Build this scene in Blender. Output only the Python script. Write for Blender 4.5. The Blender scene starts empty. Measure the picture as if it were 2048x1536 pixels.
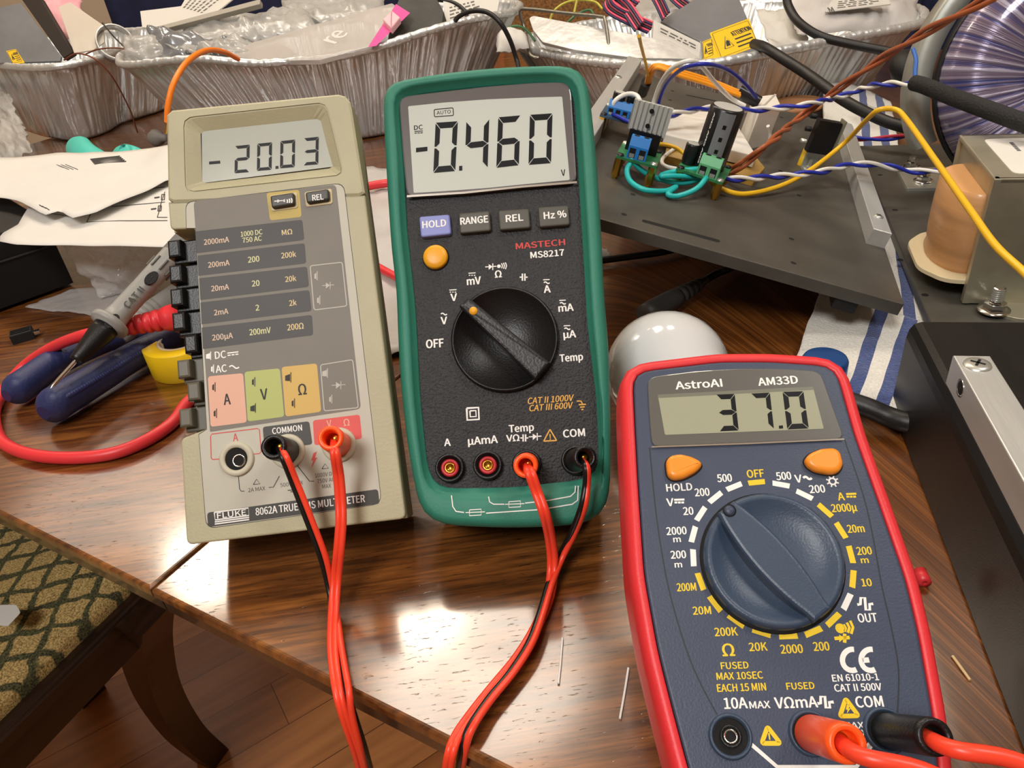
import bpy, math, random
from math import sin, cos, pi, radians as R
from mathutils import Vector as V, Matrix, noise
sc = bpy.context.scene
col = sc.collection
# ---------------------------------------------------------------- camera
PITCH, ROLL, FPX, CAMH = R(33.043), R(6.6987), 1482.63, 226.27   # CAMH: mm above the table top
ZT = 0.75                                                        # table top, metres
FW = V((0, cos(PITCH), -sin(PITCH))); RT = V((1, 0, 0)); DN = FW.cross(RT)
IX = RT*cos(ROLL) + DN*sin(ROLL); IY = DN*cos(ROLL) - RT*sin(ROLL)
cam = bpy.data.cameras.new('camera'); cam_o = bpy.data.objects.new('camera', cam); col.objects.link(cam_o)
cam.sensor_width = 36; cam.lens = 36*FPX/2048; cam.clip_start = .01; cam.clip_end = 30
cm = Matrix((IX, -IY, -FW)).transposed().to_4x4(); cm.translation = V((0, 0, ZT + CAMH*.001)); cam_o.matrix_world = cm
sc.camera = cam_o
# ---------------------------------------------------------------- world, exposure, lights
sc.view_settings.view_transform = 'Standard'; sc.view_settings.look = 'None'
sc.view_settings.gamma = 1; sc.view_settings.exposure = 0.0; sc.view_settings.use_curve_mapping = False
w = bpy.data.worlds.new('world'); sc.world = w; w.use_nodes = True
w.node_tree.nodes['Background'].inputs[0].default_value = (1, .95, .88, 1)
w.node_tree.nodes['Background'].inputs[1].default_value = .5
def area(name, loc, size, power, target, colr=(1, .93, .83)):
    l = bpy.data.lights.new(name, 'AREA'); l.energy = power; l.size = size; l.color = colr; l.shape = 'DISK'
    o = bpy.data.objects.new(name, l); col.objects.link(o); o.location = loc
    o.rotation_euler = (V(target) - V(loc)).to_track_quat('-Z', 'Y').to_euler(); return o
area('kitchen_ceiling_light', (-.55, -.75, 2.3), 0.6, 25, (0, .35, .75), (1, .98, .95))
area('hall_ceiling_light', (.9, .1, 2.35), .35, 9, (.1, .5, .75), (1, .97, .92))
# ---------------------------------------------------------------- helpers
def hexc(h):
    c = [int(h[i:i+2], 16)/255 for i in (0, 2, 4)]
    return tuple((x/12.92 if x <= .04045 else ((x+.055)/1.055)**2.4) for x in c) + (1,)
def nodes(m):
    return m.node_tree.nodes, m.node_tree.links
_mats = {}
def mat(name, c, rough=.5, metal=0, vary=None, bump=None, trans=0, alpha=1, coat=0, emit=0, spec=.5, ior=1.45, stretch=(1, 1, 1), c2=None, sheen=0):
    """principled material; vary=(noise scale, amount) blends towards c2 (or a darker c); bump=(noise scale, strength)"""
    if name in _mats: return _mats[name]
    m = bpy.data.materials.new(name); m.use_nodes = True; _mats[name] = m
    N, L = nodes(m); b = N['Principled BSDF']; I = b.inputs
    cc = hexc(c); I['Base Color'].default_value = cc; I['Roughness'].default_value = rough; I['Metallic'].default_value = metal
    I['Transmission Weight'].default_value = trans; I['Alpha'].default_value = alpha; I['Coat Weight'].default_value = coat
    I['Specular IOR Level'].default_value = spec; I['IOR'].default_value = ior; I['Sheen Weight'].default_value = sheen
    if emit: I['Emission Color'].default_value = cc; I['Emission Strength'].default_value = emit
    if vary or bump:
        tc = N.new('ShaderNodeTexCoord'); mp = N.new('ShaderNodeMapping'); mp.inputs['Scale'].default_value = stretch
        L.new(tc.outputs['Object'], mp.inputs[0])
    if vary:
        t = N.new('ShaderNodeTexNoise'); t.inputs['Scale'].default_value = vary[0]; t.inputs['Detail'].default_value = 5
        L.new(mp.outputs[0], t.inputs['Vector'])
        r = N.new('ShaderNodeValToRGB'); L.new(t.outputs[0], r.inputs[0])
        a = vary[1]; d = hexc(c2) if c2 else tuple(x*(1-a) for x in cc[:3]) + (1,)
        r.color_ramp.elements[0].position = .35; r.color_ramp.elements[1].position = .65
        r.color_ramp.elements[0].color = d; r.color_ramp.elements[1].color = cc
        L.new(r.outputs[0], I['Base Color'])
    if bump:
        t = N.new('ShaderNodeTexNoise'); t.inputs['Scale'].default_value = bump[0]; t.inputs['Detail'].default_value = 3
        L.new(mp.outputs[0], t.inputs['Vector'])
        bn = N.new('ShaderNodeBump'); bn.inputs['Strength'].default_value = bump[1]; bn.inputs['Distance'].default_value = .001
        L.new(t.outputs[0], bn.inputs['Height']); L.new(bn.outputs[0], I['Normal'])
    return m
def ray(px, py): return (IX*(px-1024) + IY*(py-768))/FPX + FW
def W(px, py, z=0):                      # the point at height z (mm over the table) seen at that spot of the photograph
    q = ray(px, py); return V((0, 0, CAMH)) + q*((z-CAMH)/q.z)
def Q(px, py, y):                        # the same for a known distance y in front of the camera
    q = ray(px, py); return V((0, 0, CAMH)) + q*(y/q.y)
def inset(P, d):
    n = len(P); out = []
    for i in range(n):
        a, b, c = P[i-1], P[i], P[(i+1) % n]
        e1 = (b-a); e2 = (c-b)
        e1 = e1.normalized() if e1.length > 1e-9 else e2.normalized()
        e2 = e2.normalized() if e2.length > 1e-9 else e1
        n1 = V((-e1.y, e1.x)); n2 = V((-e2.y, e2.x)); s = n1 + n2
        k = max(.35, 1 + n1.dot(n2)); out.append(b + s*(d/k))
    return out
def ccw(P):
    a = sum(P[i-1].x*P[i].y - P[i].x*P[i-1].y for i in range(len(P)))
    return P if a > 0 else P[::-1]
def rounded(P, r, n=4):
    P = [V(p[:2]) for p in P]; out = []; N = len(P)
    for i in range(N):
        a, b, c = P[i-1], P[i], P[(i+1) % N]
        rr = r[i] if isinstance(r, (list, tuple)) else r
        e1 = (a-b); e2 = (c-b); k = min(rr, e1.length*.48, e2.length*.48)
        if k <= 1e-6: out.append(b); continue
        p0 = b + e1.normalized()*k; p2 = b + e2.normalized()*k
        for j in range(n+1):
            t = j/n; out.append(p0*(1-t)**2 + b*2*t*(1-t) + p2*t*t)
    return out
def rrect(w, h, r, n=4, cx=0, cy=0):
    return rounded([(cx-w/2, cy-h/2), (cx+w/2, cy-h/2), (cx+w/2, cy+h/2), (cx-w/2, cy+h/2)], r, n)
def circ(r, n=24, cx=0, cy=0): return [V((cx+r*cos(2*pi*i/n), cy+r*sin(2*pi*i/n))) for i in range(n)]
def resample(P, n):
    P = list(P); d = [0]
    for i in range(len(P)): d.append(d[-1] + (P[(i+1) % len(P)]-P[i]).length)
    out = []; j = 0
    for k in range(n):
        t = d[-1]*k/n
        while d[j+1] < t: j += 1
        a = P[j]; b = P[(j+1) % len(P)]; s = d[j+1]-d[j]
        out.append(a.lerp(b, (t-d[j])/s if s > 0 else 0))
    return out
def spline(pts, sub=6):
    p = [V(q) for q in pts]
    if len(p) < 3: return p
    p = [p[0]*2-p[1]] + p + [p[-1]*2-p[-2]]; out = []
    for i in range(1, len(p)-2):
        a, b, c, d = p[i-1:i+3]
        for k in range(sub):
            t = k/sub
            out.append(.5*((2*b) + (c-a)*t + (2*a-5*b+4*c-d)*t*t + (3*b-a-3*c+d)*t**3))
    out.append(p[-2]); return out
_gl = {}
try: FONT = bpy.data.fonts.load(bpy.utils.system_resource('DATAFILES') + '/fonts/Noto Sans CJK Regular.woff2')     # a font that ships inside Blender itself
except Exception: FONT = None
def glyphs(s, bold=0.0, shear=0.0):
    k = (s, bold, shear)
    if k in _gl: return _gl[k]
    cu = bpy.data.curves.new('t', 'FONT'); cu.body = s; cu.font = FONT or cu.font; cu.size = 1; cu.offset = bold; cu.shear = shear; cu.resolution_u = 3; cu.fill_mode = 'FRONT'
    ob = bpy.data.objects.new('t', cu); col.objects.link(ob)
    me = bpy.data.meshes.new_from_object(ob.evaluated_get(bpy.context.evaluated_depsgraph_get()))
    vs = [v.co.copy() for v in me.vertices]; fs = [tuple(p.vertices) for p in me.polygons]
    bpy.data.objects.remove(ob); bpy.data.curves.remove(cu); bpy.data.meshes.remove(me)
    _gl[k] = (vs, fs); return vs, fs
class MB:
    """collects shapes (mm) and links them as ONE mesh object"""
    def __init__(s, X=None): s.v = []; s.f = []; s.m = []; s.s = []; s.mats = []; s.X = X.copy() if X else Matrix.Identity(4)
    def mi(s, m):
        if m not in s.mats: s.mats.append(m)
        return s.mats.index(m)
    def add(s, vs, fs, m, smooth=False):
        o = len(s.v); s.v += [s.X @ V(v) for v in vs]; k = s.mi(m)
        for f in fs: s.f.append(tuple(o+i for i in f)); s.m.append(k); s.s.append(smooth)
    def loft(s, loops, m, smooth=False, cap=(True, True), closed=True):
        n = len(loops[0]); vs = [p for l in loops for p in l]; fs = []
        for j in range(len(loops)-1):
            for i in range(n if closed else n-1):
                k = (i+1) % n; fs.append((j*n+i, j*n+k, (j+1)*n+k, (j+1)*n+i))
        s.add(vs, fs, m, smooth)
        for c, l in ((cap[0], loops[0][::-1]), (cap[1], loops[-1])):
            if c: s.add(l, [tuple(range(len(l)))], m, False)
    def prism(s, P, z0, z1, m, bev=0, n=3, bot=0, smooth=False, topm=None):
        P = ccw([V(p[:2]) for p in P]); L = []
        if bot: L.append([V((p.x, p.y, z0)) for p in inset(P, bot)]); L.append([V((p.x, p.y, z0+bot)) for p in P])
        else: L.append([V((p.x, p.y, z0)) for p in P])
        if bev:
            for k in range(n+1):
                a = k/n*pi/2; L.append([V((p.x, p.y, z1-bev+bev*sin(a))) for p in inset(P, bev*(1-cos(a)))])
        else: L.append([V((p.x, p.y, z1)) for p in P])
        s.loft(L, m, smooth, (True, topm is None))
        if topm: s.add(L[-1], [tuple(range(len(P)))], topm)
    def box(s, x0, x1, y0, y1, z0, z1, m, bev=0): s.prism([(x0, y0), (x1, y0), (x1, y1), (x0, y1)], z0, z1, m, bev, 2)
    def lathe(s, prof, m, n=24, at=(0, 0, 0), axis=(0, 0, 1), smooth=True, cap=(False, False)):
        q = V((0, 0, 1)).rotation_difference(V(axis)).to_matrix().to_4x4(); q.translation = V(at)
        s.loft([[q @ V((r*cos(2*pi*i/n), r*sin(2*pi*i/n), z)) for i in range(n)] for r, z in prof], m, smooth, cap)
    def tube(s, pts, r, m, n=8, sub=6, cap=True, flat=1.0):
        p = spline(pts, sub) if sub else [V(q) for q in pts]; N = len(p); up = None; L = []
        for i in range(N):
            t = (p[min(i+1, N-1)]-p[max(i-1, 0)]).normalized()
            if up is None: up = t.orthogonal().normalized()
            up = (up - t*up.dot(t)).normalized(); b = t.cross(up)
            rr = r(i/(N-1)) if callable(r) else r
            L.append([p[i] + (up*cos(2*pi*k/n) + b*(flat*sin(2*pi*k/n)))*rr for k in range(n)])
        s.loft(L, m, True, (cap, cap))
    def flatpoly(s, P, w, m): s.add([V((p[0], p[1], w)) for p in ccw([V(q[:2]) for q in P])], [tuple(range(len(P)))], m)
    def ribbon(s, pts, wd, w, m):
        p = [V(q[:2]) for q in pts]; n = len(p); A = []; B = []
        for i in range(n):
            t = (p[min(i+1, n-1)]-p[max(i-1, 0)]).normalized(); q = V((-t.y, t.x))*wd/2
            A.append(p[i]+q); B.append(p[i]-q)
        vs = [V((q.x, q.y, w)) for q in A+B]; s.add(vs, [(n+i, n+i+1, i+1, i) for i in range(n-1)], m)
    def text(s, t, u, v, h, m, w=.06, width=None, bold=.016, shear=0, rot=0):
        vs, fs = glyphs(t, 0, shear)
        if not vs: return
        hx = glyphs('H', 0, 0)[0]; ch = max(q.y for q in hx)
        x0 = min(q.x for q in vs); x1 = max(q.x for q in vs); k = h/ch; kx = width/(x1-x0) if width else k
        c, n = cos(rot), sin(rot); out = []
        for q in vs:
            a = (q.x-(x0+x1)/2)*kx; b = (q.y-ch/2)*k; out.append(V((u+a*c-b*n, v+a*n+b*c, w)))
        e = bold*h*1.5
        for j, (dx, dy) in enumerate(((-e, 0), (e, 0), (0, -e*.6), (0, e*.6)) if bold else ((0, 0),)):
            s.add([q + V((dx*c-dy*n, dx*n+dy*c, j*.003)) for q in out], fs, m)
    def build(s, name, parent=None, smooth_angle=None):
        if not s.v: raise ValueError(name)
        me = bpy.data.meshes.new(name); vs = [v.copy() for v in s.v]; o = bpy.data.objects.new(name, me); col.objects.link(o)
        if parent is None:
            lo = V([min(v[i] for v in vs) for i in range(3)]); hi = V([max(v[i] for v in vs) for i in range(3)])
            c = V(((lo.x+hi.x)/2, (lo.y+hi.y)/2, lo.z)); vs = [v-c for v in vs]; o.location = c*.001 + V((0, 0, ZT))
        else: o.parent = parent
        me.from_pydata([v*.001 for v in vs], [], s.f)
        for m in s.mats: me.materials.append(m)
        me.polygons.foreach_set('material_index', s.m); me.polygons.foreach_set('use_smooth', s.s); me.update()
        return o
def tag(o, label, cat, group=None, kind=None):
    if label: o['label'] = label
    if cat: o['category'] = cat
    if group: o['group'] = group
    if kind: o['kind'] = kind
    return o
def thing(name, label, cat, loc=(0, 0, 0), M=None, group=None):
    """an Empty at the thing's base; loc in mm over the table; parts are built in its local mm frame"""
    o = bpy.data.objects.new(name, None); col.objects.link(o); o.empty_display_size = .02
    X = M.to_4x4() if M else Matrix.Identity(4); X.translation = V(loc)*.001 + V((0, 0, ZT)); o.matrix_world = X
    return tag(o, label, cat, group)
def inv(loc, M=None):                       # world mm -> the thing's own frame
    X = M.to_4x4() if M else Matrix.Identity(4); X.translation = V(loc); return X.inverted()
def local(loc): return Matrix.Translation(-V(loc))     # world mm -> a thing's own frame (no rotation)
class Frame:
    """a flat face standing somewhere in the place: origin o (mm), axes u, v, normal w; d = depth of the thing behind the face"""
    def __init__(s, o, u, v, d=0):
        s.o = V(o); s.u = V(u).normalized(); s.w = s.u.cross(V(v)).normalized(); s.v = s.w.cross(s.u); s.d = d
        s.M = Matrix((s.u, s.v, s.w)).transposed(); s.base = s.o - s.w*d
    def uv(s, px, py, w=0):
        q = ray(px, py); c = V((0, 0, CAMH)); t = (s.o + s.w*w - c).dot(s.w)/q.dot(s.w); p = c + q*t - s.o
        return V((p.dot(s.u), p.dot(s.v)))
    def mb(s): return MB(Matrix.Translation((0, 0, s.d)))
    def pt(s, u, v, w=0): return s.o + s.u*u + s.v*v + s.w*w
    def pts(s, P, w=0): return [s.uv(x, y, w) for x, y in P]
    def ppm(s, px, py, w=0): return 1/(s.uv(px, py-1, w)-s.uv(px, py, w)).length
    def poly(s, m, P, mt, w=.05, r=0): m.flatpoly(rounded(s.pts(P, w), r), w, mt)
    def line(s, m, P, wd, mt, w=.06): m.ribbon(s.pts(P, w), wd, w, mt)
    def text(s, m, t, px, py, h, mt, wpx=None, w=.08, bold=.016, shear=0, rot=0):
        c = s.uv(px, py, w); k = s.ppm(px, py, w)
        wd = (s.uv(px+wpx/2, py, w)-s.uv(px-wpx/2, py, w)).length if wpx else None
        m.text(t, c.x, c.y, h/k, mt, w, wd, bold, shear, rot)
    def seg(s, m, ch, P, mt, w=.05, th=.2, slant=0):
        """one LCD numeral in the cell whose corners TL,TR,BR,BL are given"""
        TL, TR, BR, BL = s.pts(P, w); g = .018
        def at(x, y): return TL.lerp(TR, x).lerp(BL.lerp(BR, x), y)
        on = {'0': 'abcdef', '1': 'bc', '2': 'abged', '3': 'abgcd', '4': 'fgbc', '6': 'afgedc', '7': 'abc', '8': 'abcdefg', '-': 'g', '5': 'afgcd', '9': 'abcdfg'}[ch]
        a = th; b = th*.55; S = {'a': [(g, 0), (1-g, 0), (1-a, b), (a, b)], 'd': [(a, 1-b), (1-a, 1-b), (1-g, 1), (g, 1)],
             'f': [(0, g), (a, b+g), (a, .5-b/2-g), (.08, .5-g), (0, .5-g)], 'b': [(1, g), (1, .5-g), (.92, .5-g), (1-a, .5-b/2-g), (1-a, b+g)],
             'e': [(0, .5+g), (.08, .5+g), (a, .5+b/2+g), (a, 1-b-g), (0, 1-g)], 'c': [(1, .5+g), (1, 1-g), (1-a, 1-b-g), (1-a, .5+b/2+g), (.92, .5+g)],
             'g': [(.06, .5), (a+g, .5-b/2), (1-a-g, .5-b/2), (.94, .5), (1-a-g, .5+b/2), (a+g, .5+b/2)]}
        for k in on: m.flatpoly([at(*q) for q in S[k]], w, mt)
def tilted(pos, tilt, yaw, d):
    u = V((cos(yaw), sin(yaw), 0)); a = V((-sin(yaw), cos(yaw), 0)); return Frame(pos, u, a*cos(tilt) + V((0, 0, sin(tilt))), d)
def cable(name, label, pts, r, m, cat='cable', group=None, n=8, flat=1.0, sub=7):
    b = MB(); b.tube(pts, r, m, n, sub, True, flat); return tag(b.build(name), label, cat, group)
def twist(mb, pts, r, ms, turns, n=7, amp=None):
    p = spline(pts, 10); N = len(p); up = None; A = [[] for _ in ms]; L = 0; amp = amp or r*1.05
    tot = sum((p[i+1]-p[i]).length for i in range(N-1))
    for i in range(N):
        t = (p[min(i+1, N-1)]-p[max(i-1, 0)]).normalized()
        if up is None: up = t.orthogonal().normalized()
        up = (up - t*up.dot(t)).normalized(); b = t.cross(up)
        if i: L += (p[i]-p[i-1]).length
        for k in range(len(ms)):
            a = 2*pi*(turns*L/tot + k/len(ms)); A[k].append(p[i] + (up*cos(a)+b*sin(a))*amp)
    return A
def sheet(mb, C, m, nu=14, nv=10, amp=2, freq=.02, thick=.4, bulge=0, seed=0, crease=0):
    """a (crumpled) sheet or a filled pillow bag between four corners C (TL,TR,BR,BL, mm); closed, with thickness"""
    C = [V(c) for c in C]; nrm = (C[1]-C[0]).cross(C[3]-C[0]).normalized()
    if nrm.z < 0: nrm = -nrm
    T = []; B = []
    for j in range(nv+1):
        for i in range(nu+1):
            x = i/nu; y = j/nv; p = C[0].lerp(C[1], x).lerp(C[3].lerp(C[2], x), y)
            q = p*freq + V((seed*7.3, seed*3.1, seed)); d = noise.noise(q)*amp
            if crease: d += (abs(noise.noise(q*2.7))-.25)*crease
            e = min(1, 4*min(x, 1-x))*min(1, 4*min(y, 1-y)); bl = bulge*(sin(pi*x)*sin(pi*y))**.5
            ix = V((noise.noise(q*1.7+V((9, 0, 0))), noise.noise(q*1.7+V((0, 9, 0))), 0))*amp*.6
            T.append(p + ix + nrm*(d + bl + thick/2)); B.append(p + ix + nrm*(d - bl*.5 - thick/2))
    n = nu+1; K = len(T); F = []
    for j in range(nv):
        for i in range(nu):
            a = j*n+i; F.append((a, a+n, a+n+1, a+1)); F.append((K+a, K+a+1, K+a+n+1, K+a+n))
    rim = [i for i in range(n)] + [j*n+nu for j in range(1, nv+1)] + [nv*n+i for i in range(nu-1, -1, -1)] + [j*n for j in range(nv-1, 0, -1)]
    for i in range(len(rim)):
        a, b = rim[i], rim[(i+1) % len(rim)]; F.append((a, b, K+b, K+a))
    mb.add(T+B, F, m, True)
# ---------------------------------------------------------------- the room
def wood_table():
    m = bpy.data.materials.new('table_wood'); m.use_nodes = True; N, L = nodes(m); b = N['Principled BSDF']
    g = N.new('ShaderNodeNewGeometry'); sp = N.new('ShaderNodeSeparateXYZ'); L.new(g.outputs['Position'], sp.inputs[0])
    def mth(op, a, c=None):
        n = N.new('ShaderNodeMath'); n.operation = op
        for i, q in enumerate((a, c)):
            if q is None: continue
            if isinstance(q, (int, float)): n.inputs[i].default_value = q
            else: L.new(q, n.inputs[i])
        return n.outputs[0]
    k = mth('MAXIMUM', mth('SUBTRACT', sp.outputs[0], .06), 0); bend = mth('MULTIPLY', mth('MULTIPLY', k, k), 23)   # the figure curls round on the right
    gy = mth('ADD', mth('ADD', sp.outputs[1], bend), mth('MULTIPLY', sp.outputs[0], -.05))
    def nz(sx, sy, sc_, det=4):
        c = N.new('ShaderNodeCombineXYZ'); L.new(mth('MULTIPLY', mth('SUBTRACT', sp.outputs[0], mth('MULTIPLY', bend, .5)), sx), c.inputs[0]); L.new(mth('MULTIPLY', gy, sy), c.inputs[1])
        t = N.new('ShaderNodeTexNoise'); t.inputs['Scale'].default_value = sc_; t.inputs['Detail'].default_value = det; t.inputs['Roughness'].default_value = .65; L.new(c.outputs[0], t.inputs['Vector']); return t.outputs[0]
    grain = nz(8, 60, 1.6); pores = nz(150, 1000, 1.0, 2); blot = nz(9, 14, 1.0); fine = nz(22, 420, 1.0, 3)
    r = N.new('ShaderNodeValToRGB'); e = r.color_ramp.elements; e[0].position = .3; e[0].color = hexc('3f2009'); e[1].position = .72; e[1].color = hexc('a5682f'); x = e.new(.5); x.color = hexc('6f3f19')
    L.new(mth('ADD', mth('MULTIPLY', grain, .7), mth('MULTIPLY', blot, .32)), r.inputs[0])
    pr = N.new('ShaderNodeValToRGB'); pr.color_ramp.elements[0].position = .31; pr.color_ramp.elements[0].color = (.12, .1, .09, 1); pr.color_ramp.elements[1].position = .36
    L.new(pores, pr.inputs[0]); mx = N.new('ShaderNodeMixRGB'); mx.blend_type = 'MULTIPLY'; mx.inputs[0].default_value = .85
    fr_ = N.new('ShaderNodeValToRGB'); fr_.color_ramp.elements[0].position = .4; fr_.color_ramp.elements[0].color = (.3, .25, .2, 1); fr_.color_ramp.elements[1].position = .56; L.new(fine, fr_.inputs[0])
    m0 = N.new('ShaderNodeMixRGB'); m0.blend_type = 'MULTIPLY'; m0.inputs[0].default_value = .75; L.new(r.outputs[0], m0.inputs[1]); L.new(fr_.outputs[0], m0.inputs[2])
    L.new(m0.outputs[0], mx.inputs[1]); L.new(pr.outputs[0], mx.inputs[2]); L.new(mx.outputs[0], b.inputs['Base Color'])
    b.inputs['Roughness'].default_value = .3; b.inputs['Coat Weight'].default_value = 1; b.inputs['Coat Roughness'].default_value = .13; b.inputs['Coat IOR'].default_value = 1.8
    bp = N.new('ShaderNodeBump'); bp.inputs['Strength'].default_value = .12; bp.inputs['Distance'].default_value = .0008
    L.new(pr.outputs[0], bp.inputs['Height']); L.new(bp.outputs[0], b.inputs['Normal']); L.new(bp.outputs[0], b.inputs['Coat Normal']); return m
M_table = wood_table()
M_dark = mat('dark_walnut', '2e1a10', .35, coat=.3, vary=(14, .5), stretch=(1, 6, 1))
M_edge = mat('table_edge_wood', '4a3628', .28, coat=.5, vary=(40, .45), stretch=(3, 3, .4))
EA = W(0, 1025); EB = W(850, 1455); EU = (EB-EA); EU.z = 0; EU.normalize(); EV = V((-EU.y, EU.x, 0))       # near edge of the table and the direction across it
TBL = Matrix((EU, EV, V((0, 0, 1)))).transposed()
tb0 = W(300, 1178)
t = thing('dining_table', 'dark wood dining table covered with tools and electronics', 'table', (tb0.x, tb0.y, -750), TBL)
XT = Matrix.Translation((0, 0, 750))
for a, c, nm in ((-900, -.5, 'table_leaf'), (.5, 1300, 'table_leaf')):
    b = MB(XT); b.prism([(a, 0), (c, 0), (c, 1120), (a, 1120)], -5, 0, M_table, 1.6, 3)
    b.prism([(a, 2.2), (c, 2.2), (c, 1117), (a, 1117)], -19, -5, M_edge, 0, bot=3); b.build(nm, t)
b = MB(XT); b.box(-800, 1200, 130, 150, -95, -19, M_dark); b.box(-800, 1200, 1030, 1050, -95, -19, M_dark); b.build('apron', t)
for x, y in ((-760, 140), (1160, 140), (-760, 1040), (1160, 1040)):
    b = MB(XT); b.loft([[V((x+dx*k, y+dy*k, z)) for dx, dy in ((-1, -1), (1, -1), (1, 1), (-1, 1))] for k, z in ((20, -750), (24, -500), (36, -19))], M_dark); b.build('leg', t)
# floor, walls, ceiling
def planks():
    m = bpy.data.materials.new('floor_laminate'); m.use_nodes = True; N, L = nodes(m); b = N['Principled BSDF']
    d = W(250, 1390, -750)-W(40, 1500, -750); a = math.atan2(d.y, d.x)
    g = N.new('ShaderNodeNewGeometry'); mp = N.new('ShaderNodeMapping'); mp.inputs['Rotation'].default_value = (0, 0, -a); L.new(g.outputs['Position'], mp.inputs[0])
    br = N.new('ShaderNodeTexBrick'); br.inputs['Scale'].default_value = 1; br.inputs['Brick Width'].default_value = .9; br.inputs['Row Height'].default_value = .085
    br.inputs['Mortar Size'].default_value = .0007; br.inputs['Color1'].default_value = hexc('cf8c56'); br.inputs['Color2'].default_value = hexc('a26338'); br.inputs['Mortar'].default_value = hexc('6b4026'); br.offset = .37
    L.new(mp.outputs[0], br.inputs['Vector'])
    m2 = N.new('ShaderNodeMapping'); m2.inputs['Scale'].default_value = (3, 40, 1); L.new(mp.outputs[0], m2.inputs[0])
    t = N.new('ShaderNodeTexNoise'); t.inputs['Scale'].default_value = 1.5; t.inputs['Detail'].default_value = 6; L.new(m2.outputs[0], t.inputs['Vector'])
    mx = N.new('ShaderNodeMixRGB'); mx.blend_type = 'OVERLAY'; mx.inputs[0].default_value = .5; L.new(br.outputs[0], mx.inputs[1]); L.new(t.outputs[0], mx.inputs[2])
    L.new(mx.outputs[0], b.inputs['Base Color']); b.inputs['Roughness'].default_value = .32; return m
M_wall = mat('warm_wall_paint', 'd8cdb8', .8, vary=(3, .06)); M_ceil = mat('ceiling_paint', 'efe9dc', .85, vary=(20, .04))
def struct(name, x0, x1, y0, y1, z0, z1, m):
    b = MB(); b.box(x0, x1, y0, y1, z0, z1, m); return tag(b.build(name), None, None, None, 'structure')
struct('floor', -2600, 2600, -1900, 3600, -800, -750, planks())
struct('ceiling', -2600, 2600, -1900, 3600, 1700, 1750, M_ceil)
struct('wall_left', -2650, -2600, -1900, 3600, -750, 1700, M_wall); struct('wall_right', 2600, 2650, -1900, 3600, -750, 1700, M_wall)
struct('wall_back', -2600, 2600, 3600, 3650, -750, 1700, M_wall); struct('wall_front', -2600, 2600, -1950, -1900, -750, 1700, M_wall)
# bar pendant over the table and two added glowing discs for its sheen (all above the picture)
M_shade = mat('lit_frosted_glass', 'ffeed6', .4, emit=36); M_glow = mat('added_glow', 'fff3e2', .5, emit=8); M_brass = mat('brushed_brass', 'b08a4a', .3, 1, vary=(40, .2))
t = thing('pendant_lamp', 'brass bar pendant with three lit frosted globes above the table', 'lamp', (-218, 992, 900))
b = MB(); b.lathe([(6, 110), (6, 790), (60, 792), (60, 800)], M_brass, 20); b.build('stem', t)
b = MB(); b.tube([(-500, 180, 105), (500, -180, 105)], 9, M_brass, 10, 0); b.build('bar', t)
for k in (-1, 0, 1):
    b = MB(); b.lathe([(3, -72), (38, -62), (62, -34), (70, 0), (62, 36), (36, 62), (14, 74)], M_shade, 24, (482*k, -173*k, 0)); b.build('globe', t)
    b = MB(); b.lathe([(26, 66), (26, 84), (8, 100), (8, 108)], M_brass, 16, (482*k, -173*k, 0)); b.build('cap', t)
b = MB(); b.lathe([(.1, -28), (250, -28), (300, -18), (320, 0)], M_glow, 48, (-200, 1420, 1699)); tag(b.build('added_glow_disc'), 'added glowing disc on the ceiling that brightens the table sheen', 'lamp')  # added emitter, set where the table top mirrors it to lift the sheen
q = W(240, 990, -1700); b = MB(); b.lathe([(.1, -28), (330, -28), (390, -18), (410, 0)], mat('added_glow_dim', 'fff3e2', .5, emit=2.2), 48, (max(q.x, -2100), min(q.y, 3100), 1699)); tag(b.build('added_glow_disc'), 'second added glowing disc on the ceiling, farther left, for the table sheen', 'lamp')  # another added emitter, brightens the sheen on the left of the table
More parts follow.
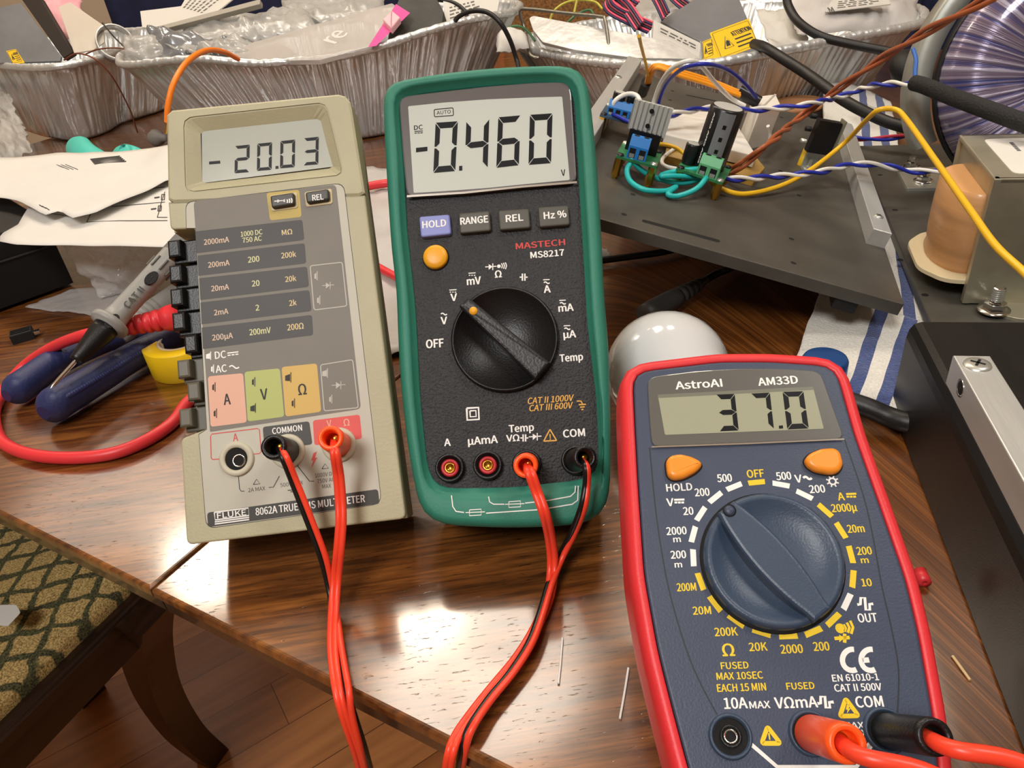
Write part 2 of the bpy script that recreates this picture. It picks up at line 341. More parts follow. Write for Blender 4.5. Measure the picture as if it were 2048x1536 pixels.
# chair tucked under the table on the left
def lattice():
    m = bpy.data.materials.new('diamond_upholstery'); m.use_nodes = True; N, L = nodes(m); b = N['Principled BSDF']
    tc = N.new('ShaderNodeTexCoord'); nz = N.new('ShaderNodeTexNoise'); nz.inputs['Scale'].default_value = 60; L.new(tc.outputs['Object'], nz.inputs['Vector'])
    ad = N.new('ShaderNodeMixRGB'); ad.blend_type = 'ADD'; ad.inputs[0].default_value = .012; L.new(tc.outputs['Object'], ad.inputs[1]); L.new(nz.outputs['Color'], ad.inputs[2]); o = []
    for a in (R(62), R(-40)):
        wv = N.new('ShaderNodeTexWave'); wv.inputs['Scale'].default_value = 12; mp = N.new('ShaderNodeMapping'); mp.inputs['Rotation'].default_value = (0, 0, a); L.new(ad.outputs[0], mp.inputs[0]); L.new(mp.outputs[0], wv.inputs['Vector'])
        r = N.new('ShaderNodeValToRGB'); r.color_ramp.elements[0].position = .84; r.color_ramp.elements[1].position = .93; L.new(wv.outputs['Fac'], r.inputs[0]); o.append(r.outputs[0])
    mxx = N.new('ShaderNodeMath'); mxx.operation = 'MAXIMUM'; L.new(o[0], mxx.inputs[0]); L.new(o[1], mxx.inputs[1])
    n2 = N.new('ShaderNodeTexNoise'); n2.inputs['Scale'].default_value = 700; L.new(tc.outputs['Object'], n2.inputs['Vector'])
    c1 = N.new('ShaderNodeValToRGB'); c1.color_ramp.elements[0].color = hexc('6b5424'); c1.color_ramp.elements[1].color = hexc('d8b878'); c1.color_ramp.elements[0].position = .3; c1.color_ramp.elements[1].position = .7; L.new(n2.outputs[0], c1.inputs[0])
    c2 = N.new('ShaderNodeValToRGB'); c2.color_ramp.elements[0].color = hexc('1c1c10'); c2.color_ramp.elements[1].color = hexc('6d6a40'); c2.color_ramp.elements[0].position = .35; c2.color_ramp.elements[1].position = .75; L.new(n2.outputs[0], c2.inputs[0])
    mx = N.new('ShaderNodeMixRGB'); L.new(mxx.outputs[0], mx.inputs[0]); L.new(c1.outputs[0], mx.inputs[1]); L.new(c2.outputs[0], mx.inputs[2]); L.new(mx.outputs[0], b.inputs['Base Color'])
    bp = N.new('ShaderNodeBump'); bp.inputs['Strength'].default_value = .5; bp.inputs['Distance'].default_value = .001; L.new(n2.outputs[0], bp.inputs['Height']); L.new(bp.outputs[0], b.inputs['Normal'])
    b.inputs['Roughness'].default_value = .9; return m
CA = W(236, 1192, -290); CB = W(0, 1418, -290); cu = (CB-CA).normalized(); cv = V((cu.y, -cu.x, 0))
if cv.x > 0: cv = -cv
CH = Matrix((cu, -cv if cu.cross(cv).z < 0 else cv, V((0, 0, 1)))).transposed(); sg = -1 if cu.cross(cv).z < 0 else 1
t = thing('dining_chair', 'dark wood dining chair with tan and green diamond seat under the table', 'chair', (CA.x, CA.y, -750), CH)
XC = Matrix.Translation((0, 0, 750)) @ Matrix.Diagonal((1, sg, 1, 1)); M_uph = lattice()
b = MB(XC); n = 14; L = []
for k, (d, z) in enumerate(((0, -300), (0, -288), (2, -283), (6, -280), (20, -276), (90, -270))):
    L.append([V((p.x, p.y, z)) for p in rounded([(d-84, d-4), (444-d, d-4), (444-d, 564-d), (d-84, 564-d)], 9, 5)])
b.loft(L, M_uph, True); b.build('seat_cushion', t)
b = MB(XC); b.box(-92, 452, -14, 12, -345, -296, M_dark, 4); b.box(-92, 452, -17, -10, -312, -300, M_dark, 2); b.box(-94, -68, -12, 572, -345, -296, M_dark, 4); b.box(428, 452, 0, 572, -345, -296, M_dark, 4); b.box(-92, 452, 548, 572, -345, -296, M_dark, 4); b.build('seat_rail', t)
def chair_leg(path, m, X):
    b = MB(X); p = spline(path, 6); L = []
    for i, q in enumerate(p):
        k = 21 - 5*i/len(p); L.append([q+V((sx*k, sy*k, 0)) for sx, sy in ((-1, -1), (1, -1), (1, 1), (-1, 1))])
    b.loft(L, m); return b
cinv = (Matrix.Translation((CA.x, CA.y, -750)) @ CH.to_4x4()).inverted()
lp = [cinv @ W(x, y, z) for x, y, z in ((285, 1225, -300), (293, 1300, -420), (318, 1385, -540), (368, 1462, -660), (425, 1512, -748))]
chair_leg(lp, M_dark, None).build('leg', t)
for x, y, dx, dy in ((425, 20*sg, 30, -25*sg), (20, 545*sg, -25, 30*sg), (425, 545*sg, 30, 30*sg)):
    chair_leg([(x, y, 440), (x, y, 330), (x+dx*.3, y+dy*.3, 200), (x+dx, y+dy, 2)], M_dark, None).build('leg', t)
b = MB(XC)
for yy in (30, 530): b.tube([(432, yy, -300), (450, yy, -50), (490, yy, 200)], 16, M_dark)
for z in (-60, 60, 180): b.box(440+(z+60)*.15, 462+(z+60)*.15, 30, 530, z-20, z+22, M_dark, 4)
b.build('backrest', t)
# ---------------------------------------------------------------- shared plastics and metals
K = {}
def pl(n, c, r=.45, **k): return mat(n, c, r, **k)
M_black = pl('black_plastic', '0f0f11', .38, bump=(1500, .15)); M_blk2 = pl('matte_black', '0b0b0c', .6); M_hole = pl('dark_recess', '060606', .8)
M_white = pl('white_print', 'e9e7e2', .5); M_yel = pl('yellow_print', 'e6c21c', .5); M_seg = pl('lcd_segment', '101114', .4, spec=.2)
M_chrome = mat('chrome', 'd8d8d6', .14, 1); M_steel = mat('zinc_steel', 'c8cbc4', .36, .75, vary=(30, .15), bump=(300, .1)); M_gold = mat('brass_contact', 'c79a3c', .25, 1)
M_alu = mat('brushed_aluminium', 'cfd1cf', .42, .6, vary=(120, .12), bump=(500, .12), stretch=(1, .08, 1))
M_orange = pl('orange_plug_plastic', 'ff5a1e', .35, coat=.1); M_red = pl('red_wire', 'f0452c', .35); M_redw2 = pl('red_wire_dark', 'd8341f', .35); M_blkw = pl('black_wire', '141414', .35)
M_brt = pl('orange_wire', 'f5821e', .4)
def lift(P, w): return [V((p.x, p.y, w)) for p in P]
def zm(ox, oy, s): return lambda *P: [(ox+P[i]/s, oy+P[i+1]/s) for i in range(0, len(P), 2)]
Z1 = zm(300, 180, 3.2); Z2 = zm(300, 620, 3.0714); Z3 = zm(740, 110, 3.4135); Z4 = zm(740, 540, 2.7923); Z5 = zm(1200, 690, 2.9257); Z6 = zm(1200, 1100, 2.7307)
def tx(fr, m, z, t, x, y, h, mt, wpx=None, s=1, **k):
    p = z(x, y)[0]; sc_ = z(1, 0)[0][0]-z(0, 0)[0][0]; fr.text(m, t, p[0], p[1], h*sc_, mt, wpx*sc_ if wpx else None, **k)
def wave(fr, m, z, x, y, s, wd, mt, w): m.ribbon(spline(fr.pts(z(*[q for i in range(7) for q in (x-s+s*i/3, y-s*.28*sin(i*pi/3))]), w), 4), wd, w, mt)
def panel(fr, name, parent, P, mt, w0, w1, r=1, bev=.4, extra=None):
    m = fr.mb(); m.prism(rounded(fr.pts(P, w1), r, 4), w0, w1, mt, bev, 2)
    if extra: extra(m)
    return m.build(name, parent)
def plug(fr, parent, base, tip, wlen, r, mt, name='plug', n=22, label=None):
    a = fr.uv(*base); a3 = V((a.x, a.y, 0)); b = fr.uv(*tip, wlen); b3 = V((b.x, b.y, wlen)); ax = (b3-a3)
    m = fr.mb(); m.lathe([(r*.86, 0), (r, 1.5), (r, ax.length-2), (r*.94, ax.length), (r*.66, ax.length), (r*.6, ax.length-1), (r*.55, ax.length-9), (0.2, ax.length-9)], mt, n, a3, ax)
    m.lathe([(r*.28, ax.length-9), (r*.28, ax.length-5), (.1, ax.length-5)], M_gold, 10, a3+V((r*.2, r*.1, 0)), ax)
    o = m.build(name, parent)
    if label: o['label'] = label
    return fr.pt(b3.x, b3.y, b3.z), (fr.M @ ax.normalized())
def wire_pair(name, a, b_, r, m1, m2): pass
# ---------------------------------------------------------------- tan bench multimeter on the left
F = tilted((-134.69, 220.44, 25.66), R(50.21), R(.57), 38)
M_tan = pl('tan_case_plastic', 'b0aa8b', .5, bump=(900, .12), vary=(25, .1)); M_tan2 = pl('tan_bezel_plastic', 'a89f7c', .45, vary=(40, .08))
M_fgrey = pl('light_grey_panel', 'b9b5a6', .5, vary=(60, .05)); M_fdk = pl('warm_grey_panel', '716b60', .5, vary=(60, .06)); M_strip = pl('charcoal_print', '36332f', .5)
M_lcd = pl('lcd_glass', 'a9aca2', .16, coat=.5, vary=(12, .05)); M_line = pl('thin_black_print', '2b2a27', .6); M_redp = pl('red_print', 'c3423a', .5)
t = thing('multimeter', 'tan bench multimeter with side push buttons, screen reading -20.03', 'multimeter', F.base, F.M)
top = F.pts([(333, 221), (686, 187), (701, 204), (730, 390), (336, 404)]); low = F.pts([(336, 404), (730, 390), (812, 1037), (373, 1090), (361, 878), (412, 858), (389, 457), (340, 459)])
full = [top[0], top[1], top[2], low[2], low[3]]; notched = [top[0], top[1], top[2]] + low[2:]
m = F.mb(); fl = ccw(full); m.loft([lift([p + V((-2.5 if p.x > 40 else 1.5, 0)) for p in fl], -38), lift(fl, -15)], M_tan); m.prism(notched, -15, -4, M_tan)
m.prism(rounded(low, [.2, .2, 2.5, 2.5, 2, 1, 1, 2], 3), -4, 0, M_tan, .8, 3)
def ringpts(P, r, n=72): return resample(rounded(P, r, 5), n)
T = ringpts(top, [2, 1, 1, .1, .1]); Ti = inset(T, -1.0) if False else None
bz = ringpts(F.pts(Z1(212, 176, 1128, 76, 1175, 250, 1247, 550, 226, 664)), [4, 4, 0, 4, 4]); bz2 = [p for p in inset(ccw(bz), .8)]; op = ringpts(F.pts(Z1(310, 248, 1074, 164, 1112, 320, 1158, 480, 320, 578)), [1, 1, 0, 1, 1])
if sum(bz[i-1].x*bz[i].y-bz[i].x*bz[i-1].y for i in range(len(bz))) < 0: bz2 = bz2[::-1]
def ang_align(A, B):
    """reorder loop B so that its points follow loop A"""
    if (sum(A[i-1].x*A[i].y-A[i].x*A[i-1].y for i in range(len(A))) > 0) != (sum(B[i-1].x*B[i].y-B[i].x*B[i-1].y for i in range(len(B))) > 0): B = B[::-1]
    n = len(A); ca = sum(A, V((0, 0)))/n; cb = sum(B, V((0, 0)))/n
    k = min(range(n), key=lambda s: sum(((A[i]-ca).normalized()-(B[(i+s) % n]-cb).normalized()).length for i in range(0, n, 4))); return B[k:]+B[:k]
T = ccw(T); Tin = inset(T, .9); bz = ang_align(T, bz); bz2 = ang_align(T, bz2); op = ang_align(T, op)
m.loft([lift(T, -4), lift(T, -.6), lift(Tin, 0), lift(bz, 0), lift(bz, -.5), lift(bz2, -.5), lift(bz2, -.1), lift(op, -3.4)], M_tan, False, (False, False))
m.build('case', t)
b = F.mb(); b.flatpoly(F.pts(Z1(290, 230, 1090, 145, 1175, 490, 300, 600), -3.2), -3.2, M_lcd)
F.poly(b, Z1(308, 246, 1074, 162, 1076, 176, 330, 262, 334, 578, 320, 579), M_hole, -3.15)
for ch, x, y in (('2', 588, 443), ('0', 731, 428), ('0', 879, 411), ('3', 1030, 393)):
    F.seg(b, ch, Z1(x-44, y-84, x+50, y-94, x+47, y+82, x-47, y+90), M_seg, -3.1, .2)
F.poly(b, Z1(378, 458, 448, 452, 450, 470, 378, 476), M_seg, -3.1); F.poly(b, Z1(803, 487, 822, 485, 822, 503, 803, 505), M_seg, -3.1); b.build('display', t)
b = F.mb()                                             # printed front panel
F.poly(b, [(371, 404), (688, 365), (764, 1008), (412, 1058), (397, 868), (413, 858), (390, 457), (372, 457)], M_line, .03, [3, 4, 4, 4, 0, 0, 0, 0])
F.poly(b, [(372, 405.2), (687, 366.4), (763, 1007.2), (413, 1056.6), (398, 869), (414, 859), (391, 456), (373, 456)], M_fgrey, .07, [3, 4, 4, 4, 0, 0, 0, 0])
F.poly(b, [(387, 402), (672, 369), (722, 818), (420, 864), (391, 460)], M_fdk, .1, [2, 2, 2, .5, 0])
M_fy = pl('ochre_print', 'b49d4a', .5); M_pk = pl('pink_print', 'd9a58c', .5); M_gn = pl('green_print', 'a9b160', .5); M_oc = pl('amber_print', 'c9a550', .5)
F.poly(b, Z1(745, 658, 955, 638, 970, 812, 768, 835), M_fy, .13, 1.2)
for q in (Z1(290, 905, 975, 830, 988, 960, 300, 1045), Z1(303, 1060, 990, 980, 1000, 1110, 310, 1190), Z1(313, 1205, 1005, 1130, 1018, 1260, 322, 1345), Z1(323, 1360, 1020, 1280, 1035, 1415, 330, 1500), Z2(318, 108, 995, 30, 1003, 155, 325, 240)):
    F.poly(b, q, M_strip, .13, [.2, 1.2, 1.2, .2])
for q, mm in ((Z2(355, 408, 572, 388, 595, 690, 372, 718), M_pk), (Z2(580, 380, 797, 358, 825, 655, 600, 685), M_gn), (Z2(808, 350, 1025, 328, 1052, 625, 832, 655), M_oc)): F.poly(b, q, mm, .13, 1.3)
M_p2 = pl('pinkish_print', 'd2b59c', .5); M_g2 = pl('olive_print', 'cdcb96', .5); M_t2 = pl('sand_print', 'd3bd8a', .5); M_gl = pl('pale_grey_print', 'b5b1a6', .5)
for z, tt, x, y, h, mm, wd in ((Z1, '2000mA', 425, 965, 34, M_p2, 160), (Z1, '1000 DC', 650, 915, 31, M_g2, 138), (Z1, '750 AC', 653, 955, 31, M_g2, 122), (Z1, 'MΩ', 877, 909, 33, M_t2, 66),
        (Z1, '200mA', 440, 1112, 34, M_p2, 136), (Z1, '200', 663, 1083, 36, M_g2, 72), (Z1, '200k', 887, 1055, 34, M_t2, 94), (Z1, '20mA', 448, 1265, 34, M_p2, 112), (Z1, '20', 676, 1237, 36, M_g2, 48), (Z1, '20k', 900, 1208, 34, M_t2, 70),
        (Z1, '2mA', 455, 1420, 34, M_p2, 90), (Z1, '2', 687, 1393, 36, M_g2, 22), (Z1, '2k', 914, 1362, 34, M_t2, 46), (Z2, '200µA', 445, 163, 34, M_p2, 126), (Z2, '200mV', 676, 130, 36, M_g2, 130), (Z2, '200Ω', 893, 102, 36, M_t2, 100),
        (Z2, 'DC', 432, 275, 44, M_white, 66), (Z2, 'AC', 437, 360, 44, M_white, 66), (Z2, 'A', 473, 548, 66, M_line, 40), (Z2, 'V', 700, 517, 66, M_line, 42), (Z2, 'Ω', 935, 487, 66, M_line, 50)):
    tx(F, b, z, tt, x, y, h, mm, wd, w=.17, bold=.02)
wave(F, b, Z2, 517, 350, 30, .55, M_white, .17)
for q in (Z2(475, 265, 543, 257), Z2(477, 279, 495, 277), Z2(501, 276, 519, 274), Z2(525, 273, 543, 271)): F.line(b, q, .5, M_white, .17)
def btn_icon(z, x, y, s, mm, big=True):
    F.poly(b, z(x-s, y+s*.9, x-s, y-s*.5, x+s*.4, y-s, x+s*.4, y+s) if big else z(x-s*.3, y+s*.8, x-s*.3, y-s*.6, x+s*.3, y-s, x+s*.3, y+s), mm, .17); F.line(b, z(x+s*.6, y-s*1.5, x+s*.6, y+s*1.4), .35, mm, .17)
for x, y, s, mm, bg in ((362, 282, 18, M_white, 1), (380, 362, 18, M_white, 0), (388, 474, 20, M_line, 0), (397, 635, 20, M_line, 0), (632, 442, 20, M_line, 0), (636, 603, 20, M_line, 1), (852, 415, 22, M_line, 1), (876, 573, 20, M_line, 0), (1078, 388, 20, M_gl, 1), (1106, 548, 18, M_gl, 0)): btn_icon(Z2, x, y, s, mm, bg)
for x, y in ((1058, 1190), (1075, 1345)): btn_icon(Z1, x, y, 20, M_gl, False)
def outline(fr, m, P, wd, mt, w=.15, r=1): q = rounded(fr.pts(P, w), r, 4); m.ribbon(q+[q[0]], wd, w, mt)
outline(F, b, Z2(1047, 337, 1245, 305, 1280, 600, 1070, 620), .4, M_gl); outline(F, b, Z1(1025, 1125, 1230, 1102, 1260, 1382, 1050, 1408), .4, M_gl)
def diode(fr, m, z, x, y, s, mt, wd=.3, w=.17):
    fr.line(m, z(x-s*1.6, y, x+s*1.6, y-s*.2), wd, mt, w); fr.poly(m, z(x-s*.6, y-s*.8, x+s*.5, y-s*.1, x-s*.6, y+s*.8), mt, w+.01); fr.line(m, z(x+s*.55, y-s, x+s*.55, y+s*.9), wd, mt, w)
diode(F, b, Z2, 1158, 463, 26, M_gl); diode(F, b, Z1, 1140, 1252, 24, M_gl)
F.line(b, Z2(437, 915, 385, 918, 376, 910, 372, 775, 380, 762, 660, 728, 672, 735, 683, 870, 672, 882, 632, 886), .4, M_redp, .12); tx(F, b, Z2, 'A', 525, 782, 46, M_redp, 30, w=.12)
F.poly(b, Z2(692, 718, 978, 683, 998, 825, 704, 862), M_strip, .12, 1.2); tx(F, b, Z2, 'COMMON', 842, 733, 36, M_white, 182, w=.17, bold=.02)
F.poly(b, Z2(1000, 678, 1288, 642, 1303, 790, 1010, 832), pl('red_label_print', 'cf4a44', .5), .12, 1.2); tx(F, b, Z2, 'V', 1100, 697, 40, M_pk, 28, w=.17); tx(F, b, Z2, 'Ω', 1207, 690, 42, M_pk, 36, w=.17)
F.poly(b, Z2(1004, 880, 1026, 868, 1014, 908, 1028, 905, 992, 970, 1002, 922, 990, 926), M_redp, .12)
for q in (Z2(543, 1015, 550, 1098, 560, 1113, 580, 1113), Z2(730, 1090, 758, 1088, 795, 1020), Z2(865, 960, 868, 1080), Z2(905, 955, 980, 1052, 1008, 1052), Z2(1180, 920, 1184, 1020, 1176, 1030, 1150, 1034)): F.line(b, q, .3, M_line, .12)
for q in (Z2(846, 1108, 905, 1104), Z2(862, 1117, 892, 1114)): F.line(b, q, .35, M_line, .12)
outline(F, b, Z2(635, 1072, 654, 1040, 676, 1068), .3, M_line, .12, 0); outline(F, b, Z2(1056, 976, 1075, 945, 1097, 972), .3, M_line, .12, 0)
for tt, x, y, wd in (('2A MAX', 655, 1101, 104), ('500V MAX', 870, 1068, 140), ('1000V DC', 1075, 1010, 122), ('750V AC', 1080, 1046, 108), ('MAX', 1085, 1082, 54)): tx(F, b, Z2, tt, x, y, 24, M_line, wd, w=.12, bold=0)
F.poly(b, Z2(350, 1245, 1400, 1100, 1410, 1190, 357, 1334), M_strip, .12, 1.3)
outline(F, b, Z2(395, 1243, 604, 1216, 608, 1262, 400, 1290), .5, M_white, .17, 0); tx(F, b, Z2, 'FLUKE', 501, 1253, 34, M_white, 178, w=.17, bold=.02)
for dy in (12, 25): F.line(b, Z2(398, 1290+dy, 609, 1262+dy), .5, M_white, .17)
tx(F, b, Z2, '8062A TRUE RMS MULTIMETER', 984, 1198, 44, M_white, 672, w=.17, bold=.02)
b.build('front_panel', t)
for nm, P, Pi, tt in (('continuity', Z1(768, 675, 945, 655, 950, 757, 778, 780), Z1(780, 690, 930, 668, 935, 745, 790, 768), None), ('relative', Z1(988, 655, 1165, 632, 1172, 730, 1000, 752), Z1(1003, 668, 1150, 645, 1155, 715, 1013, 737), 'REL')):
    b = F.mb(); b.prism(rounded(F.pts(P), 1.1), 0, .5, pl('cream_collar', 'c3b48c', .5), .3, 2); b.prism(rounded(F.pts(Pi), 1), .3, 2.6, pl('dark_button', '3a3733', .45), .7, 2)
    if tt: tx(F, b, Z1, 'REL', 1074, 686, 36, M_white, 70, w=2.65, bold=.02)
    else:
        for q in (Z1(795, 712, 862, 706), ): F.line(b, q, .4, M_white, 2.65)
        for x in (815, 842): F.poly(b, Z1(x, 700, x+20, 709, x, 722) if x == 815 else Z1(x+22, 697, x+2, 708, x+22, 718), M_white, 2.65)
        for k in range(3): F.line(b, Z1(876+k*14, 700-k*4, 881+k*14, 710-k*2, 878+k*14, 722), .5, M_white, 2.65)
    b.build('push_button', t)
M_ob = pl('olive_grey_button', '5c574a', .45)
for i, (x, y, dx, mm) in enumerate(((347, 500, 0, M_black), (350, 550, 0, M_black), (352, 597, 0, M_black), (356, 645, 0, M_black), (380, 690, 1, M_black), (366, 740, 0, M_ob), (386, 785, 1, M_ob), (370, 838, 0, M_ob))):
    b = F.mb(); c = F.uv(x, y, -2); e = F.uv(396+.044*(y-457), y, -2).x+4
    b.prism([(c.x-1.5, c.y-5.2), (e, c.y-5.2), (e, c.y+4.8), (c.x-1.5, c.y+4.8)], -13, -5.5, mm, .6, 2)
    b.prism([(c.x-2.2, c.y-3.4), (c.x+3.2, c.y-3.4), (c.x+3.2, c.y+4.2), (c.x-2.2, c.y+4.2)], -12, -1.2, mm, 1, 2)
    b.build('range_button', t)
for c in (Z2(535, 915)[0], Z2(848, 868)[0], Z2(1162, 828)[0]):
    p = F.uv(*c); b = F.mb(); b.lathe([(7, 0), (6.9, .9), (6.4, 1.3), (4.7, 1.3), (4.5, .6), (4.4, -6), (.1, -6)], pl('cream_jack_collar', 'bcb7a2', .5), 28, (p.x, p.y, .1))
    b.lathe([(4.45, .7), (4.4, .72), (2.6, .72), (.1, .72)], M_hole, 24, (p.x, p.y, .1)); b.lathe([(2.6, -1), (2.6, .95), (2.1, .95), (2.0, -1)], M_chrome, 20, (p.x+1, p.y-.8, .1)); b.build('jack', t)
b = F.mb(); b.lathe([(7, -3), (7, 3), (4, 4), (.1, 4)], M_blk2, 20, (F.uv(736, 345).x-8, F.uv(736, 345).y, -20), (1, 0, 0))
hp = V((42, 118, -38)); q = F.base - V((0, 0, 0)); fp = F.M.inverted() @ (V((-92, 338, 1)) - F.o)
for sx in (-26, 26): b.tube([(hp.x+sx, hp.y, hp.z+1), (fp.x+sx*.9, fp.y, fp.z)], 2.6, M_tan2, 8, 0)
b.tube([(fp.x-25, fp.y, fp.z), (fp.x+25, fp.y, fp.z)], 2.6, M_tan2, 8, 0); b.build('bail_stand', t)
FT = t
# ---------------------------------------------------------------- green multimeter in the middle
G = tilted((-50.69, 215.85, 25.97), R(47.08), R(-4.17), 40)
M_green = pl('green_rubber', '2b7a66', .55, bump=(1200, .12), vary=(60, .06)); M_mface = pl('black_textured_face', '222124', .5, bump=(1100, .55), vary=(900, .35)); M_bez = pl('grey_bezel', '5d5858', .28, coat=.4)
M_lcd2 = pl('pale_lcd_glass', 'bfc4bd', .16, coat=.5); M_gold2 = pl('amber_lettering', 'dba23a', .5)
t = thing('multimeter', 'green and black multimeter, screen reading -0.460 V, behind two test wires', 'multimeter', G.base, G.M)
ho = G.pts(Z3(75, 260, 76, 200, 100, 165, 150, 152, 480, 98, 800, 62, 1100, 46, 1330, 42, 1425, 50, 1475, 100, 1500, 200, 1550, 650, 1590, 1300) + Z4(1310, 100, 1340, 450, 1348, 800, 1348, 1220, 1330, 1340, 1260, 1405, 1130, 1432, 800, 1445, 430, 1432, 310, 1400, 262, 1330, 200, 1000, 160, 650, 145, 400, 135, 100) + Z3(130, 1300, 100, 850, 80, 450), 0)
hi = G.pts(Z3(188, 300, 200, 270, 265, 250, 480, 222, 800, 188, 1100, 168, 1300, 166, 1365, 180, 1390, 230, 1400, 300, 1430, 900, 1455, 1300) + Z4(1215, 300, 1265, 700, 1280, 1000, 1282, 1120, 1255, 1160, 1100, 1180, 800, 1213, 420, 1220, 345, 1205, 315, 1120, 272, 700, 247, 200) + Z3(240, 1150, 225, 700, 200, 420), -2)
N = 110
def smooth_loop(P, n, it=2):
    P = resample(P, n)
    for _ in range(it): P = [(P[i-1]+P[i]*2+P[(i+1) % len(P)])/4 for i in range(len(P))]
    return P
ho = ccw(smooth_loop(ho, N)); hi = ang_align(ho, smooth_loop(hi, N))
m = G.mb(); L = [lift(inset(ho, 7), -40), lift(inset(ho, 3), -38), lift(inset(ho, .8), -33), lift(ho, -14)]
for k in range(1, 6):
    a = k/5*pi/2; L.append(lift(inset(ho, 3.6*(1-cos(a))), -5.5+5.5*sin(a)))
LP = lambda k: [p.lerp(q, k) for p, q in zip(ho, hi)]
L += [lift(LP(.62), -.1), lift(LP(.72), -.4), lift(LP(.76), -1.0), lift(LP(.96), -4.4), lift(hi, -4.6), lift(hi, -9)]
m.loft(L, M_green, True, (True, False))
def fuse(z, x, y, s):
    P = z(x-s*1.2, y-s*.45, x+s*1.2, y-s*.6, x+s*1.2, y+s*.6, x-s*1.2, y+s*.75); outline(G, m, P, .35, M_white, .12, 0); G.line(m, z(x-s*2, y+s*.1, x+s*2, y-s*.05), .35, M_white, .12)
for q in (Z4(455, 1258, 462, 1320, 480, 1348, 525, 1354), Z4(648, 1358, 950, 1338, 1130, 1308, 1160, 1285, 1163, 1205), Z4(662, 1265, 668, 1295, 690, 1308, 750, 1308), Z4(866, 1302, 1000, 1286, 1120, 1264, 1145, 1240, 1148, 1205)): G.line(m, q, .42, M_white, .06)
fuse(Z4, 588, 1352, 27); fuse(Z4, 808, 1306, 27)
m.build('holster', t)
m = G.mb(); m.prism(ccw(inset(hi, -.6) if sum(hi[i-1].x*hi[i].y-hi[i].x*hi[i-1].y for i in range(N)) > 0 else hi), -36, -5.2, M_mface)
TW = -5.1
def gt(tt, x, y, h, mm=M_white, wd=None, z=Z4, **k): tx(G, m, z, tt, x, y, h, mm, wd, w=TW, **k)
for tt, x, y, h, wd in (('OFF', 362, 410, 46, 96), ('V', 468, 152, 40, 34), ('V', 413, 282, 40, 34), ('mV', 580, 60, 42, 76), ('Ω', 716, 22, 38, 36), ('A', 989, 106, 40, 36), ('mA', 1094, 210, 40, 82), ('µA', 1115, 358, 40, 68), ('Temp', 1124, 488, 40, 128),
        ('A', 432, 962, 40, 34), ('µAmA', 630, 950, 42, 164), ('Temp', 845, 882, 40, 138), ('VΩ', 798, 938, 36, 72), ('COM', 1139, 910, 42, 120)): gt(tt, x, y, h, M_white, wd, bold=.03)
gt('MS8217', 1210, 1357, 42, M_white, 228, Z3, bold=.03); gt('MASTECH', 1163, 1291, 40, pl('red_lettering', 'cc3a32', .5), 335, Z3, bold=.03)
for tt, x, y, wd in (('CAT II 1000V', 1010, 722, 258), ('CAT III 600V', 1012, 763, 244)): gt(tt, x, y, 34, M_gold2, wd, shear=.2, bold=.02)
def bars(x, y, s=20, dash=True, tilde=False):
    G.line(m, Z4(x-s, y, x+s, y-s*.1), .4, M_white, TW)
    if tilde: wave(G, m, Z4, x+2, y+16, s*.9, .5, M_white, TW)
    elif dash:
        for k in (-.7, 0, .7): G.line(m, Z4(x+k*s-4, y+12, x+k*s+4, y+11), .4, M_white, TW)
bars(570, 18); bars(463, 112); wave(G, m, Z4, 413, 246, 17, .5, M_white, TW)
for x, y in ((985, 55), (1075, 170), (1100, 312)): bars(x, y, 18, tilde=True)
diode(G, m, Z3, 825, 1447, 24, M_white, .4, TW)
for k in range(3): G.line(m, Z3(898+k*13, 1422-k*3, 904+k*14, 1438, 899+k*13, 1456+k*3), .45, M_white, TW)
m.flatpoly([p+G.uv(*Z3(880, 1442)[0], TW) for p in circ(.8, 10)], TW, M_white)
for x, y in ((858, 40), (862, 938)):
    for dx in (-7, 7): G.line(m, Z4(x+dx, y-20, x+dx, y+20), .6, M_white, TW); G.line(m, Z4(x+dx*3.2, y, x+dx, y), .5, M_white, TW)
diode(G, m, Z4, 922, 932, 22, M_white, .4, TW)
outline(G, m, Z4(540, 772, 606, 768, 609, 834, 543, 838), .8, M_white, TW, 0); outline(G, m, Z4(558, 787, 591, 785, 593, 818, 560, 820), .6, M_white, TW, 0)
outline(G, m, Z4(970, 956, 1005, 890, 1042, 952), .5, M_gold2, TW, .3); gt('!', 1006, 932, 30, M_gold2, None, bold=.03)
for q in (Z4(1155, 732, 1178, 732, 1188, 750), ): G.line(m, q, .5, M_gold2, TW)
for k in range(3): G.line(m, Z4(1166+k*7, 752+k*14, 1206-k*7, 750+k*14), .5, M_gold2, TW)
m.build('front_face', t)
m = G.mb(); fo = G.pts(Z3(197, 330, 205, 292, 240, 278, 480, 248, 800, 212, 1100, 188, 1330, 182, 1362, 200, 1375, 240, 1395, 560, 1413, 866, 1040, 900, 640, 944, 250, 968, 225, 700), -3)
m.prism(smooth_loop(fo, 90, 1), -5.2, -2.9, M_bez, .7, 3)
sc_l = G.pts(Z3(262, 352, 1315, 286, 1365, 852, 1362, 858, 640, 930, 300, 940), -2); G.line(m, Z3(252, 964, 640, 940, 1040, 898, 1412, 868), .9, M_chrome, -2.7)
m.build('display_bezel', t)
m = G.mb(); m.flatpoly(rounded(G.pts(Z3(260, 350, 500, 325, 800, 303, 1100, 290, 1312, 284, 1364, 853, 1100, 878, 800, 908, 500, 930, 298, 942), -2.8), .6), -2.8, M_lcd2)
